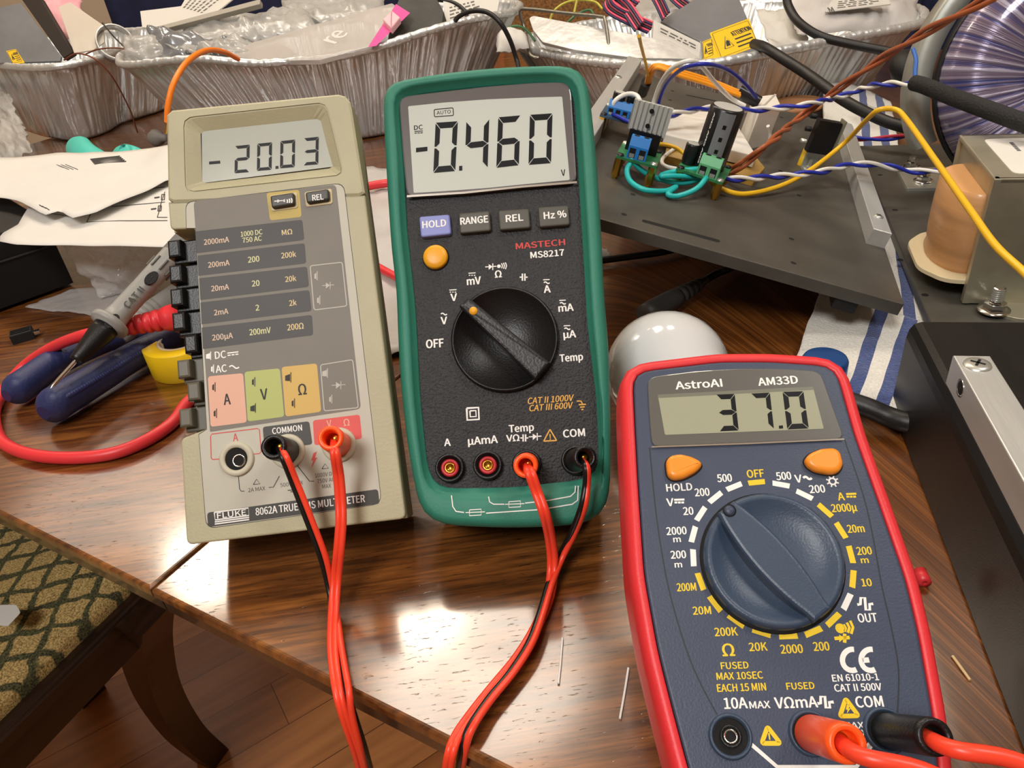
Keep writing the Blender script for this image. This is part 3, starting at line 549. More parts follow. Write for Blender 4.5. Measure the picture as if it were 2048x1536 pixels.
for ch, P in (('0', (448, 462, 600, 452, 582, 792, 432, 805)), ('4', (658, 452, 814, 434, 803, 772, 645, 790)), ('6', (876, 425, 1028, 412, 1016, 752, 862, 770)), ('0', (1092, 408, 1246, 398, 1236, 738, 1082, 750))):
    G.seg(m, ch, Z3(*P), M_seg, -2.7, .22)
G.poly(m, Z3(314, 634, 392, 626, 392, 655, 314, 664), M_seg, -2.7); G.poly(m, Z3(608, 758, 630, 756, 630, 788, 608, 790), M_seg, -2.7)
tx(G, m, Z3, 'DC', 330, 494, 30, M_seg, 58, w=-2.7); tx(G, m, Z3, 'V', 1319, 803, 42, M_seg, 28, w=-2.7); tx(G, m, Z3, 'AUTO', 503, 390, 24, M_seg, 96, w=-2.7, bold=0)
outline(G, m, Z3(438, 372, 567, 360, 570, 412, 440, 422), .35, M_seg, -2.7, .6); G.line(m, Z3(304, 522, 360, 518), .35, M_seg, -2.7)
for k in range(3): G.line(m, Z3(304+k*20, 533-k, 320+k*20, 532-k), .35, M_seg, -2.7)
m.build('display', t)
M_hold = pl('lilac_button', '8087c4', .45); M_gb = pl('grey_button', '49473f', .45); M_amb = pl('amber_button', 'e6a11f', .4)
for tt, P, mm, c, wd in (('HOLD', (332, 1098, 540, 1082, 552, 1218, 345, 1240), M_hold, (438, 1152), 160), ('RANGE', (602, 1076, 815, 1058, 826, 1195, 612, 1215), M_gb, (711, 1127), 188), ('REL', (872, 1056, 1085, 1042, 1097, 1175, 884, 1192), M_gb, (986, 1112), 116), ('Hz %', (1145, 1034, 1355, 1020, 1366, 1155, 1156, 1172), M_gb, (1263, 1090), 152)):
    m = G.mb(); m.prism(rounded(G.pts(Z3(*P), -2), 1.2, 4), -5.2, -2.6, mm, .8, 3); tx(G, m, Z3, tt, c[0], c[1], 46, M_white, wd, w=-2.53, bold=.03); m.build('push_button', t)
p = G.uv(*Z3(444, 1373)[0], -3); m = G.mb(); m.lathe([(5.2, -5.2), (5.2, -3.6), (4.7, -2.9), (3, -2.5), (.05, -2.4)], M_amb, 32, (p.x, p.y, 0)); m.lathe([(5.7, -5.15), (5.7, -4.9), (5.2, -4.9)], M_hole, 32, (p.x, p.y, 0)); m.build('push_button', t)
c = G.uv(1009, 677, -3); rr = (G.uv(1117, 669, -3)-c).length; m = G.mb()
m.lathe([(rr, -5.1), (rr, -3.2), (rr*.97, -2.6), (rr*.95, -2.6), (rr*.94, -3.6), (.1, -3.6)], M_black, 56, (c.x, c.y, 0))
M_knob = pl('dial_black', '1c1b1d', .42, bump=(900, .25))
P = G.pts(Z4(500, 208, 555, 162, 1010, 525, 925, 620), -1); m.prism(rounded(P, .6), -3.6, 2.2, M_knob, 1.4, 3); m.build('rotary_dial', t)
d = G.uv(*Z4(577, 228)[0], 2.3); m = G.mb(); m.lathe([(1.7, 2.2), (1.7, 2.35), (.05, 2.4)], M_amb, 16, (d.x, d.y, 0)); m.build('pointer_dot', t)
for i, q in enumerate(((445, 1105), (657, 1090), (875, 1085), (1150, 1062))):
    p = G.uv(*Z4(*q)[0], -3); m = G.mb(); at = (p.x, p.y, 0)
    m.lathe([(5.9, -5.2), (5.8, -2.6), (5.2, -2.2), (4.7, -2.4), (4.5, -4.0), (.1, -4.0)], M_black, 28, at)
    if i < 3: m.lathe([(3.6, -4.0), (3.5, -2.9), (2.3, -2.9), (2.1, -4.0)], pl('red_jack_ring', 'b5262c', .4), 24, at)
    m.lathe([(2.2, -3.9), (2.1, -3.1), (1.5, -3.1), (1.4, -3.95), (.1, -3.95)], M_gold, 18, at); m.build('jack', t)
m = G.mb(); fp = G.M.inverted() @ (V((-4, 330, 3.2)) - G.o)
for sx in (-20, 20): m.tube([(46+sx, 118, -40), (fp.x+sx, fp.y, fp.z)], 3, M_black, 6, 0)
m.tube([(fp.x-20, fp.y, fp.z), (fp.x+20, fp.y, fp.z)], 3, M_black, 6, 0); m.build('tilt_stand', t)
# ---------------------------------------------------------------- red and navy multimeter in front
A = tilted((23.63, 91.92, 31.37), R(30.37), R(-5.44), 35)
M_rub = pl('red_rubber', 'd62f35', .42, bump=(1400, .08)); M_navy = pl('navy_plastic', '394358', .45, bump=(1600, .12), vary=(80, .06)); M_abez = pl('grey_window', '5b5a56', .25, coat=.5); M_lcd3 = pl('olive_lcd_glass', '9a9c86', .16, coat=.5)
M_navy2 = pl('navy_dial', '36455a', .38, bump=(1600, .1)); M_obt = pl('orange_button', 'f0902a', .35, coat=.1); M_yp = pl('yellow_lettering', 'e3c21f', .5)
t = thing('multimeter', 'red and navy multimeter in front, screen reading 37.0, dial turned left', 'multimeter', A.base, A.M)
ni = A.pts(Z5(196, 215, 205, 178, 240, 152, 700, 97, 1000, 96, 1320, 118, 1372, 140, 1400, 200, 1490, 520, 1640, 940, 1790, 1370) + Z6(1740, 450, 1820, 900, 1850, 1191) + [(1880, 1600), (1397, 1600)] + Z6(480, 1170, 390, 830, 320, 550, 262, 230) + Z5(262, 1340, 225, 800, 205, 430), 0)
N = 120; ni = ccw(smooth_loop(ni, N, 1)); k3 = lambda d: inset(ni, -d)
m = A.mb(); L = [lift(k3(0), -35), lift(k3(3), -33), lift(k3(5.0), -24), lift(k3(5.2), -14), lift(k3(4.6), -6)]
for k in range(1, 5):
    a = k/4*pi/2; L.append(lift(k3(2.0+2.6*cos(a)), -6+5.6*sin(a)))
L += [lift(k3(.5), -.3), lift(k3(.2), -.9), lift(k3(.1), -4)]
m.loft(L, M_rub, True, (True, False)); m.build('holster', t)
m = A.mb(); m.prism(k3(.05), -30, 0, M_navy, .9, 3)
TW = .07
def at(tt, x, y, h, mm, wd, z=Z5, **k): tx(A, m, z, tt, x, y, h, mm, wd, w=TW, bold=k.pop('bold', .025), **k)
WY = {'w': M_white, 'y': M_yp}
for tt, x, y, h, c, wd in (('HOLD', 463, 832, 42, 'w', 150), ('200', 597, 861, 44, 'w', 84), ('500', 728, 778, 44, 'w', 84), ('OFF', 909, 752, 44, 'y', 98), ('500', 1074, 766, 44, 'w', 86), ('200', 1270, 842, 44, 'w', 90), ('20', 516, 971, 44, 'w', 58), ('2000', 447, 1087, 44, 'w', 116), ('m', 450, 1136, 34, 'w', 42), ('200', 458, 1226, 44, 'w', 88), ('m', 458, 1284, 34, 'w', 42),
        ('2000µ', 1428, 952, 44, 'y', 148), ('20m', 1496, 1074, 44, 'y', 98), ('200', 1545, 1204, 44, 'y', 86), ('m', 1548, 1258, 34, 'y', 44), ('V', 410, 920, 44, 'w', 40), ('V', 1160, 782, 44, 'w', 40), ('A', 1410, 886, 44, 'y', 38)): at(tt, x, y, h, WY[c], wd)
wave(A, m, Z5, 1214, 778, 25, .7, M_white, TW)
for x, y, c in ((464, 910, 'w'), (1470, 876, 'y')):
    A.line(m, Z5(x-30, y-4, x+30, y-6), .6, WY[c], TW)
    for k in (-1, 0, 1): A.line(m, Z5(x+k*20-8, y+12, x+k*20+8, y+11), .6, WY[c], TW)
for tt, x, y, h, c, wd in (('10', 1455, 177, 40, 'y', 54), ('200M', 472, 202, 42, 'y', 104), ('20M', 556, 330, 42, 'y', 98), ('200K', 688, 446, 44, 'y', 124), ('20K', 863, 528, 44, 'y', 98), ('2000', 1046, 540, 46, 'y', 120), ('200', 1208, 526, 46, 'y', 86), ('OUT', 1460, 370, 46, 'w', 104), ('Ω', 700, 545, 66, 'y', 66),
        ('FUSED', 735, 630, 36, 'y', 150), ('MAX 10SEC', 762, 686, 38, 'y', 252), ('EACH 15 MIN', 772, 750, 40, 'y', 266), ('FUSED', 1094, 742, 36, 'y', 152), ('EN 61010-1', 1394, 696, 36, 'w', 254), ('CAT II 500V', 1408, 750, 38, 'w', 258), ('10A', 740, 836, 58, 'w', 126), ('MAX', 872, 845, 38, 'w', 112), ('VΩmA', 1070, 832, 58, 'w', 232), ('COM', 1470, 828, 58, 'w', 148), ('MAX', 1385, 958, 34, 'w', 110), ('MAX', 1405, 1000, 34, 'w', 110)): at(tt, x, y, h, WY[c], wd, Z6)
for q in (Z6(1405, 298, 1422, 296, 1424, 262, 1446, 260, 1452, 328, 1474, 326, 1472, 296, 1492, 294), Z6(1188, 838, 1205, 836, 1205, 802, 1228, 800, 1234, 862, 1256, 860, 1252, 832, 1276, 830)): A.line(m, q, .75, M_white, TW)
for x, y, z in ((1340, 483, Z6),): diode(A, m, z, 1322, 483, 26, M_yp, .9, TW)
for k in range(3): A.line(m, Z6(1330+k*18, 406-k*10, 1342+k*20, 426-k*2, 1336+k*18, 446+k*6), .7, M_yp, TW)
m.flatpoly([p+A.uv(*Z6(1312, 428)[0], TW) for p in circ(1.3, 12)], TW, M_yp)
def arcpts(z, cx, cy, rx, ry, a0, a1, n=16): return [z(cx+rx*cos(R(a0+(a1-a0)*i/n)), cy+ry*sin(R(a0+(a1-a0)*i/n)))[0] for i in range(n+1)]
A.line(m, arcpts(Z6, 1378, 600, 54, 58, 280, 65), 1.35, M_white, TW); A.line(m, arcpts(Z6, 1480, 600, 54, 58, 280, 65), 1.35, M_white, TW); A.line(m, Z6(1432, 603, 1470, 600), 1.3, M_white, TW)
outline(A, m, Z6(1310, 908, 1342, 812, 1412, 905), 1.1, M_yp, TW, .6); A.poly(m, Z6(1348, 845, 1365, 842, 1358, 866, 1370, 864, 1348, 894, 1352, 872, 1342, 872), M_yp, TW)
outline(A, m, Z6(883, 1056, 915, 965, 985, 1056), 1.1, M_yp, TW, .6); at('!', 926, 1026, 48, M_yp, None, Z6)
for q in (Z6(822, 1058, 970, 1186, 1400, 1186, 1500, 1040), Z6(1428, 1110, 1500, 1030)): A.line(m, q, 1.0, M_white, TW)
cd = A.uv(1549, 1121, 0); rd = 18.7; ck = A.uv(1548, 1117, 3.2)
for cx, cy, z, mm in [(q[0], q[1], Z5, q[2]) for q in ((785, 829, M_white), (675, 892, M_white), (590, 988, M_white), (546, 1108, M_white), (546, 1245, M_white), (916, 804, M_yp), (1059, 817, M_white), (1196, 877, M_white), (1317, 968, M_yp), (1410, 1085, M_yp), (1468, 1226, M_yp))] + [(q[0], q[1], Z6, q[2]) for q in ((1381, 158, M_yp), (549, 172, M_yp), (628, 294, M_yp), (743, 387, M_yp), (882, 450, M_yp), (1028, 470, M_yp), (1165, 446, M_yp), (1274, 380, M_yp), (1349, 282, M_white))]:
    p = A.uv(*z(cx, cy)[0], 0); dirn = (p-cd).normalized(); tt = V((-dirn.y, dirn.x)); q1 = p+dirn*.8; q2 = p-dirn*.8; m.flatpoly([q1+tt*2.5, q1-tt*2.5, q2-tt*2.35, q2+tt*2.35], TW, mm)
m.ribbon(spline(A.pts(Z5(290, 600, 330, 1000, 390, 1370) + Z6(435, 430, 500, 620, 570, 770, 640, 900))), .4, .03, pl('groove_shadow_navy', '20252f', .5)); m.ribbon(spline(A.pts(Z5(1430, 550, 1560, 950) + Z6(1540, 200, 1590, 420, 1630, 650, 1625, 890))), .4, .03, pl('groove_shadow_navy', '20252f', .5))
s0 = A.uv(*Z5(1360, 798)[0]); m.ribbon([s0+p for p in circ(.95, 20)]+[s0+circ(.95, 20)[0]], .5, TW, M_white)
for k in range(8):
    d = V((cos(k*pi/4+.4), sin(k*pi/4+.4))); m.ribbon([s0+d*1.2, s0+d*1.8], .4, TW, M_white)
m.build('front_face', t)
m = A.mb(); fo = smooth_loop(A.pts(Z5(278, 215, 285, 196, 310, 186, 560, 155, 800, 140, 1050, 140, 1260, 152, 1292, 165, 1350, 330, 1428, 545, 1424, 552, 860, 575, 310, 596, 300, 560, 285, 360), .4), 90, 1)
m.prism(fo, 0, .7, M_abez, .3, 2); m.ribbon(A.pts(Z5(302, 596, 860, 576, 1430, 550), .8), .5, .75, M_chrome)
for tt, x, wd, y in (('AstroAI', 577, 272, 229), ('AM33D', 1040, 232, 209)): tx(A, m, Z5, tt, x, y, 44, M_white, wd, w=.78, bold=.03)
m.build('display_bezel', t)
m = A.mb(); A.poly(m, Z5(338, 290, 1246, 243, 1310, 490, 380, 526), M_lcd3, .76, .5)
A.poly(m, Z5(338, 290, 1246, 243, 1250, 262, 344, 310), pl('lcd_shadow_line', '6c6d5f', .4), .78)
for ch, P in (('3', (680, 290, 788, 286, 812, 500, 700, 505)), ('7', (884, 284, 994, 278, 1018, 492, 905, 498)), ('0', (1068, 274, 1190, 270, 1222, 488, 1096, 494))): A.seg(m, ch, Z5(*P), M_seg, .8, .25)
A.poly(m, Z5(1046, 472, 1070, 470, 1072, 488, 1048, 490), M_seg, .8); m.build('display', t)
for P in ((385, 680, 410, 648, 470, 638, 540, 655, 595, 685, 600, 705, 560, 745, 490, 780, 430, 788, 395, 765), (1195, 672, 1225, 635, 1290, 608, 1370, 602, 1405, 625, 1425, 700, 1400, 745, 1350, 755, 1260, 738, 1215, 710)):
    m = A.mb(); q = smooth_loop(A.pts(Z5(*P), 1.5), 44, 2); m.prism(inset(ccw(q), -.4), 0, .15, M_hole); m.prism(q, 0, 2.6, M_obt, 1.5, 5, smooth=True); m.build('push_button', t)
m = A.mb(); at3 = (ck.x, ck.y, 0)
m.lathe([(rd+1.1, .02), (rd+1.1, .1), (rd+.3, .1)], M_hole, 64, at3)
m.lathe([(rd+.3, 0), (rd+.2, 2.6), (rd-.4, 3.6), (rd-1.2, 3.8), (rd-2.0, 3.5), (rd-3.5, 2.4), (rd-7, 1.3), (8, .8), (.1, .7)], M_navy2, 64, at3)
ps = A.uv(*Z5(735, 950)[0], 5); pe = A.uv(*Z6(1215, 360)[0], 5); ax = (pe-ps).normalized(); nr = V((-ax.y, ax.x)); Lh = (pe-ps).length; bp = []
for s_ in (1, -1):
    for i in range(13):
        x = i/12 if s_ == 1 else 1-i/12; wd = 3.0+2.4*sin(pi*min(1, x*1.05))**.8; bp.append(ps+ax*(x*Lh)+nr*(wd*s_))
m.prism(bp, .8, 6.2, M_navy2, 1.2, 3); q = A.uv(*Z5(758, 968)[0], 6.3); m.lathe([(1.5, 6.2), (1.4, 6.5), (1, 6.8), (.05, 6.9)], M_navy, 16, (q.x, q.y, 0)); m.lathe([(1.9, 6.22), (1.9, 6.24), (1.5, 6.24)], M_hole, 20, (q.x, q.y, 0)); m.build('rotary_dial', t)
for i, q in enumerate(((712, 1018), (1150, 1000), (1560, 985))):
    p = A.uv(*Z6(*q)[0], 0); m = A.mb(); a3 = (p.x, p.y, 0)
    m.lathe([(5.6, 0), (5.3, 1.0), (4.9, 1.2), (4.6, .9), (4.4, .12), (.1, .12)], M_navy2, 30, a3); m.lathe([(4.4, .2), (.1, .2)], M_hole, 24, a3); m.lathe([(2.7, .2), (2.7, 1.1), (2.2, 1.1), (2.0, .25)], M_black, 20, a3)
    m.lathe([(1.8, .22), (1.8, .8), (1.4, .8), (1.3, .22)], M_chrome, 16, a3); m.build('jack', t)
m = A.mb(); hz = 88; fpt = A.M.inverted() @ (V((46, 215, 1)) - A.o); m.prism([(18, hz-2), (56, hz-2), (56, hz+2), (18, hz+2)], -36, -33, M_navy)
m.loft([[V((18, hz, -34)), V((56, hz, -34)), V((56, hz+3, -34)), V((18, hz+3, -34))], [V((20, fpt.y-1, fpt.z)), V((54, fpt.y-1, fpt.z)), V((54, fpt.y+2, fpt.z)), V((20, fpt.y+2, fpt.z))]], M_navy); m.build('tilt_stand', t)
# ---------------------------------------------------------------- test leads of the three meters
def lead_wires(b, parent, nm, px_frame, px_world, fr, r, start, label):
    m1 = M_blkw if label == 'black wire' else M_red
    pts = [start] + [fr.pt(*fr.uv(x, y, w), w) for x, y, w in px_frame] + [W(x, y, z) for x, y, z in px_world]
    b.tube(pts, r, m1, 8, 6); o = b.build(nm, parent)
    if label: o['label'] = label
    return o
t = thing('test_lead', 'red and black test wires plugged into the tan multimeter, hanging over table edge', 'cable', F.base, F.M)
XF = inv(F.base, F.M)
s1, a1 = plug(F, t, Z2(848, 868)[0], Z2(757, 840)[0], 20, 4.9, M_black, label='black banana plug'); s2, a2 = plug(F, t, Z2(1162, 828)[0], Z2(1107, 785)[0], 20, 4.9, M_orange, label='orange banana plug')
lead_wires(MB(XF), t, 'wire', [(565, 915, 20), (585, 965, 15), (612, 1035, 12)], [(640, 1110, 22), (656, 1170, 9), (667, 1230, 3), (678, 1300, 2.6), (692, 1375, 3), (708, 1430, -4), (730, 1500, -22), (746, 1560, -50)], F, 1.25, s1-a1*7, 'black wire')
lead_wires(MB(XF), t, 'wire', [(572, 912, 21), (593, 962, 17), (622, 1035, 14)], [(650, 1110, 24), (664, 1170, 11), (674, 1230, 6), (684, 1300, 5.5), (697, 1375, 6), (704, 1430, -2), (722, 1500, -20), (738, 1560, -48)], F, 1.2, s1-a1*7, 'red wire')
for dx, mm in ((-5, M_red), (5, M_redw2)):
    lead_wires(MB(XF), t, 'wire', [(670+dx*.8, 905, 20), (677+dx, 950, 15), (681+dx, 1000, 13), (682+dx, 1045, 13)], [(678+dx, 1100, 26), (672+dx, 1160, 14), (667+dx, 1230, 7), (666+dx, 1300, 5), (675+dx, 1375, 4), (689+dx, 1430, -3), (713+dx, 1500, -22), (728+dx, 1560, -50)], F, 1.25, s2-a2*7, 'red wire')
t = thing('test_lead', 'red and black test wires plugged into the green multimeter, hanging over table edge', 'cable', G.base, G.M)
XG = inv(G.base, G.M)
s1, a1 = plug(G, t, Z4(875, 1085)[0], Z4(868, 1094)[0], 13, 4.7, M_orange, label='orange banana plug'); s2, a2 = plug(G, t, Z4(1150, 1062)[0], Z4(1203, 1046)[0], 15, 4.5, M_black, label='black banana plug')
for dx, mm in ((-5, M_red), (5, M_redw2)):
    lead_wires(MB(XG), t, 'wire', [(1060+dx, 945, 14), (1074+dx, 985, 12), (1090+dx, 1030, 12)], [(1101+dx, 1080, 20), (1105+dx, 1130, 9), (1098+dx, 1190, 4), (1072+dx, 1255, 3), (1035+dx, 1315, 2.6), (990+dx, 1370, 2.6), (950+dx, 1420, 2.6), (915+dx, 1470, 3), (900+dx, 1512, 1), (892+dx, 1570, -14)], G, 1.3, s1-a1*7, 'red wire')
for dx, mm, zz, nm in ((0, M_blkw, 0, 'black wire'), (7, M_red, 1.4, 'red wire')):
    lead_wires(MB(XG), t, 'wire', [(1171+dx*.5, 935, 15), (1171+dx*.6, 970, 12), (1162+dx, 1015, 11)], [(1143+dx, 1065, 20), (1118+dx, 1115, 8+zz), (1098+dx, 1165, 5.5+zz), (1080+dx, 1225, 5.5+zz), (1058+dx, 1285, 5+zz), (1020+dx, 1345, 4+zz), (975+dx, 1400, 4+zz), (936+dx, 1460, 4+zz), (922+dx, 1510, -4), (914+dx, 1560, -28)], G, 1.25, s2-a2*7, nm)
XA = inv(A.base, A.M)
t = thing('test_lead', 'orange plug with red wire in the middle socket of the red meter', 'cable', A.base, A.M)
s1, a1 = plug(A, t, Z6(1150, 1000)[0], Z6(1352, 1058)[0], 24, 4.5, M_orange, n=28)
b = MB(XA); b.tube([s1-a1*6, s1+a1*4+V((1, -2, -1)), s1+V((15, -10, 1)), s1+V((32, -24, -6)), s1+V((50, -45, -16))], 1.9, M_red, 10); b.build('wire', t)
t = thing('test_lead', 'black plug with red wire in the right socket of the red meter', 'cable', A.base, A.M)
s1, a1 = plug(A, t, Z6(1560, 985)[0], Z6(1832, 1022)[0], 24, 4.2, M_black, n=28)
b = MB(XA); b.tube([s1-a1*6, s1+a1*4+V((1, -2, -1)), s1+V((15, -9, 1)), s1+V((32, -22, -6)), s1+V((50, -45, -16))], 1.9, M_red, 10); b.build('wire', t)
# ---------------------------------------------------------------- left side of the table
M_paper = mat('white_paper', 'd6d3cd', .7, vary=(30, .03)); M_blue = mat('navy_rubber_grip', '27305e', .5, bump=(500, .3), vary=(60, .15)); M_gprobe = pl('grey_probe_plastic', '8f8e8a', .4); M_tape = mat('yellow_vinyl', 'e7c01a', .35, vary=(60, .1))
M_teal = mat('teal_rubber', '49c1b2', .45, bump=(600, .3)); M_film = mat('clear_plastic_film', 'e8e8e6', .15, alpha=.32, spec=.8, bump=(120, .6)); M_film2 = mat('cloudy_plastic_film', 'b9b7b2', .22, alpha=.6, spec=.8, bump=(90, .6))
M_metal = mat('tool_steel', '8f8d86', .35, 1, vary=(100, .2)); M_clay = pl('grey_plastic_knob', '87827c', .5)
# black box
p0, p1 = W(150, 572, 0), W(-60, 648, 0); fb = Frame(p1, p0-p1, V((0, 0, 1))); L0 = (p0-p1).length
t = thing('equipment_case', 'black equipment case under the papers at the left edge', 'box', p1, Matrix((fb.u, -fb.w, V((0, 0, 1)))).transposed())
b = MB(); b.box(0, L0, 0, 120, 3, 57, M_blk2, 2); b.build('case_body', t)
b = MB(); b.box(0, L0-6, -1.2, 0, 36, 37.2, mat('dark_trim', '3a3836', .4), .3); b.build('seam_strip', t)
for x, y in ((12, 12), (L0-12, 12), (12, 108), (L0-12, 108)):
    b = MB(); b.lathe([(5, 0), (6, 3), (.1, 3)], M_black, 12, (x, y, 0)); b.build('foot', t)
def flat(name, label, cat, C, m, nu=24, nv=14, amp=2, freq=.02, thick=.4, bulge=0, seed=0, crease=0, group=None):
    b = MB(); sheet(b, C, m, nu, nv, amp, freq, thick, bulge, seed, crease); return tag(b.build(name), label, cat, group)
def paper(name, label, cat, outline_px, zf, m, amp=1.2, seed=0, extra=None, n=26):
    """a sheet of paper with the outline seen in the photo, lying at height zf(px,py)"""
    P = [V((x, y)) for x, y in outline_px]; b = MB(); xs = [p.x for p in P]; ys = [p.y for p in P]; nx, ny = n, n//2+4; top = []; rows = []
    P = resample(P, 90); c = sum(P, V((0, 0)))/len(P); rings = [[c.lerp(p, k) for p in P] for k in (1, .86, .7, .52, .34, .16)]
    def up(p, o): 
        w = W(p.x, p.y, zf(p.x, p.y)); return w + V((0, 0, noise.noise(w*.03+V((seed, 0, 0)))*amp + o))
    L = [[up(p, -.15) for p in r] for r in rings[::-1]] + [[up(p, .15) for p in r] for r in rings]
    b.loft(L, m, True)
    if extra: extra(b, lambda x, y: W(x, y, zf(x, y)) + V((0, 0, noise.noise(W(x, y, zf(x, y))*.03+V((seed, 0, 0)))*amp + .45)))
    return tag(b.build(name), label, cat)
M_ink = pl('pencil_ink', '4a4744', .6)
def ink(b, up, pts, r=.28): b.tube([up(*q) for q in pts], r, M_ink, 5, 0)
def sch(b, up):
    for q in (((225, 415), (330, 405)), ((300, 378), (330, 375)), ((184, 425), (174, 446), (240, 443), (335, 442)), ((330, 385), (322, 408), (318, 425), (315, 436), (335, 436)), ((85, 425), (140, 434))): ink(b, up, q)
    for x, y in ((327, 396), (320, 418)):
        ink(b, up, ((x-3, y-6), (x+3, y-6), (x+2, y+5), (x-4, y+5), (x-3, y-6)), .35); ink(b, up, ((x-17, y+1), (x-8, y)), .8)
paper('paper_sheet', 'white paper with a pencilled circuit diagram, under the blank folded sheet', 'paper', [(36, 448), (60, 410), (200, 395), (345, 352), (420, 360), (430, 470), (345, 494), (220, 492), (120, 490), (30, 489), (0, 483), (0, 468)], lambda x, y: 59+max(0, (x-120))*.015, M_paper, .8, 3, sch)
def pr2(b, up):
    for k in range(3): ink(b, up, ((112+k*9, 327), (138+k*9, 340)), .3)
    for k in range(5): ink(b, up, ((182+k*2, 320+k*2.2), (240+k*3, 315+k*2.2)), .9)
    for k in range(3): ink(b, up, ((80+k*6, 412+k*2), (86+k*6, 415+k*2)), .4)
paper('paper_sheet', 'large blank white sheet with a torn folded corner, on top of the circuit diagram', 'paper', [(0, 316), (60, 312), (110, 307), (230, 305), (300, 296), (350, 286), (430, 300), (430, 340), (330, 364), (250, 400), (190, 428), (142, 436), (128, 425), (119, 418), (88, 428), (40, 405), (0, 395), (-60, 390), (-60, 320)], lambda x, y: 67+max(0, 365-y)*.06, M_paper, 2, 8, pr2)
flat('plastic_bag', 'crumpled translucent bag on the table at far left beside foil pan', 'bag', [W(-60, 170, 70), W(18, 185, 70), W(66, 310, 30), W(-50, 320, 24)], M_film2, 22, 18, 9, .03, .6, 4, 11, 12)
flat('plastic_bag', 'crumpled clear bag sticking out below the circuit diagram, behind grey probe', 'bag', [W(120, 478, 52), W(345, 470, 54), W(330, 560, 8), W(200, 598, 3)], M_film, 26, 18, 7, .035, .5, 6, 21, 12)
flat('plastic_film', 'flat torn clear plastic film lying on the wood beside black box', 'film', [W(140, 578, 2), W(300, 570, 3), W(270, 640, 1.5), W(50, 615, 1.5)], M_film, 22, 12, 1.0, .05, .4, 0, 5, 1.5)
# pliers
def section(b, pts, r, m, flat_=.75, n=16, sub=7): b.tube(pts, r, m, n, sub, True, flat_)
t = thing('pliers', 'pliers with navy blue rubber grips lying below the grey probe', 'pliers', W(330, 660, 0))
X = local(W(330, 660, 0)); cap = lambda a: (lambda s: a*(1-max(0, (.12-s)/.12)**2.2*.62)*(1-.25*s))
b = MB(X); section(b, [W(86, 826, 13), W(120, 802, 13), W(170, 772, 13), W(215, 745, 13), (W(262, 716, 13)), W(310, 690, 13), W(350, 670, 13)], cap(13.5), M_blue); b.build('grip', t)
b = MB(X); section(b, [W(12, 792, 12), W(50, 768, 12), W(100, 732, 12), W(150, 705, 12), W(210, 680, 12), W(270, 662, 12), W(325, 655, 12)], cap(12.5), M_blue); b.build('grip', t)
b = MB(X); b.tube([W(300, 690, 13), W(340, 668, 13), W(385, 640, 12), W(430, 620, 12)], 8, M_metal, 10, 5, True, .6); b.tube([W(300, 660, 12), W(350, 655, 12), W(385, 645, 12)], 8, M_metal, 10, 5, True, .6)
p = W(385, 642, 6); b.lathe([(15, 0), (15, 13), (6, 14), (.1, 14)], M_metal, 20, p); q = W(480, 590, 6); d = (q-p).normalized(); b.tube([p+d*8+V((0, 0, 6)), p+d*25+V((0, 0, 6)), p+d*48+V((0, 0, 6))], lambda s: 11-5*s, M_metal, 10, 4, True, .6); b.build('jaws', t)
# dots moulded into the near grip
gp = spline([W(120, 802, 13), W(170, 772, 13), W(215, 745, 13), W(262, 716, 13), W(310, 690, 13)], 10); b = MB(X)
for i, q in enumerate(gp):
    tdir = (gp[min(i+1, len(gp)-1)]-gp[max(i-1, 0)]).normalized(); sd = V((tdir.y, -tdir.x, 0)); rr = cap(13.5)(.12+.65*i/len(gp))
    for a in (35, 55, 75):
        nn = sd*cos(R(a))+V((0, 0, sin(R(a)))); b.lathe([(1.6, 0), (1.2, .6), (.1, .8)], M_blue, 8, q+V((nn.x*rr*.99, nn.y*rr*.99, nn.z*rr*.76)) + tdir*(1.6 if a == 55 else 0), nn)
o = b.build('grip_dots', t); o['kind'] = 'stuff'
# probe
def rig(pts, prof, m, n=18):
    """turned body along a straight axis: prof = (position along axis 0..1, radius)"""
    a, c = V(pts[0]), V(pts[1]); d = c-a; m_ = MB(); return a, d, d.length
t = thing('test_probe', 'grey test probe with black cone tip resting on the blue pliers', 'probe', W(100, 778, 0)); X = local(W(100, 778, 0))
pa, pb = W(101, 777, 27), W(345, 510, 62); ax = (pb-pa); Ln = ax.length; ax.normalize()
b = MB(X); b.lathe([(.1, 0), (.9, 2), (1.2, 6), (1.2, 24)], M_chrome, 12, pa, ax); b.build('tip', t)
b = MB(X); b.lathe([(.1, 20), (3.6, 20), (4, 22), (7.2, 42), (7.2, 46), (.1, 46)], M_black, 22, pa, ax); b.build('cone', t)
b = MB(X); b.lathe([(.1, 46), (7.6, 46), (7.6, 46.2), (10.6, 47), (11, 48), (11, 50), (10.4, 51), (7.4, 52), (7.2, 52.2), (6.6, 58), (6.3, 78), (6.6, 100), (7, 130), (7, 160), (7.3, 160.2), (7.3, 190), (7, 190.2), (7, Ln), (.1, Ln)], M_gprobe, 24, pa, ax)
sd = ax.cross(V((0, 0, 1))).normalized(); un = sd.cross(ax).normalized(); fp = Frame(pa, ax, un.cross(ax)); nf = (V((0, 0, CAMH))-(pa+ax*115)).normalized(); nf = (nf-ax*nf.dot(ax)).normalized(); sv = nf.cross(ax)
PF = Matrix((ax, sv, nf)).transposed().to_4x4(); PF.translation = pa; keep = b.X; b.X = b.X @ PF
def s_at(x, y):
    r_ = ray(x, y); c0 = V((0, 0, CAMH)); n_ = r_.cross(ax); return -(pa-c0).dot(n_.cross(r_))/ax.dot(n_.cross(r_))
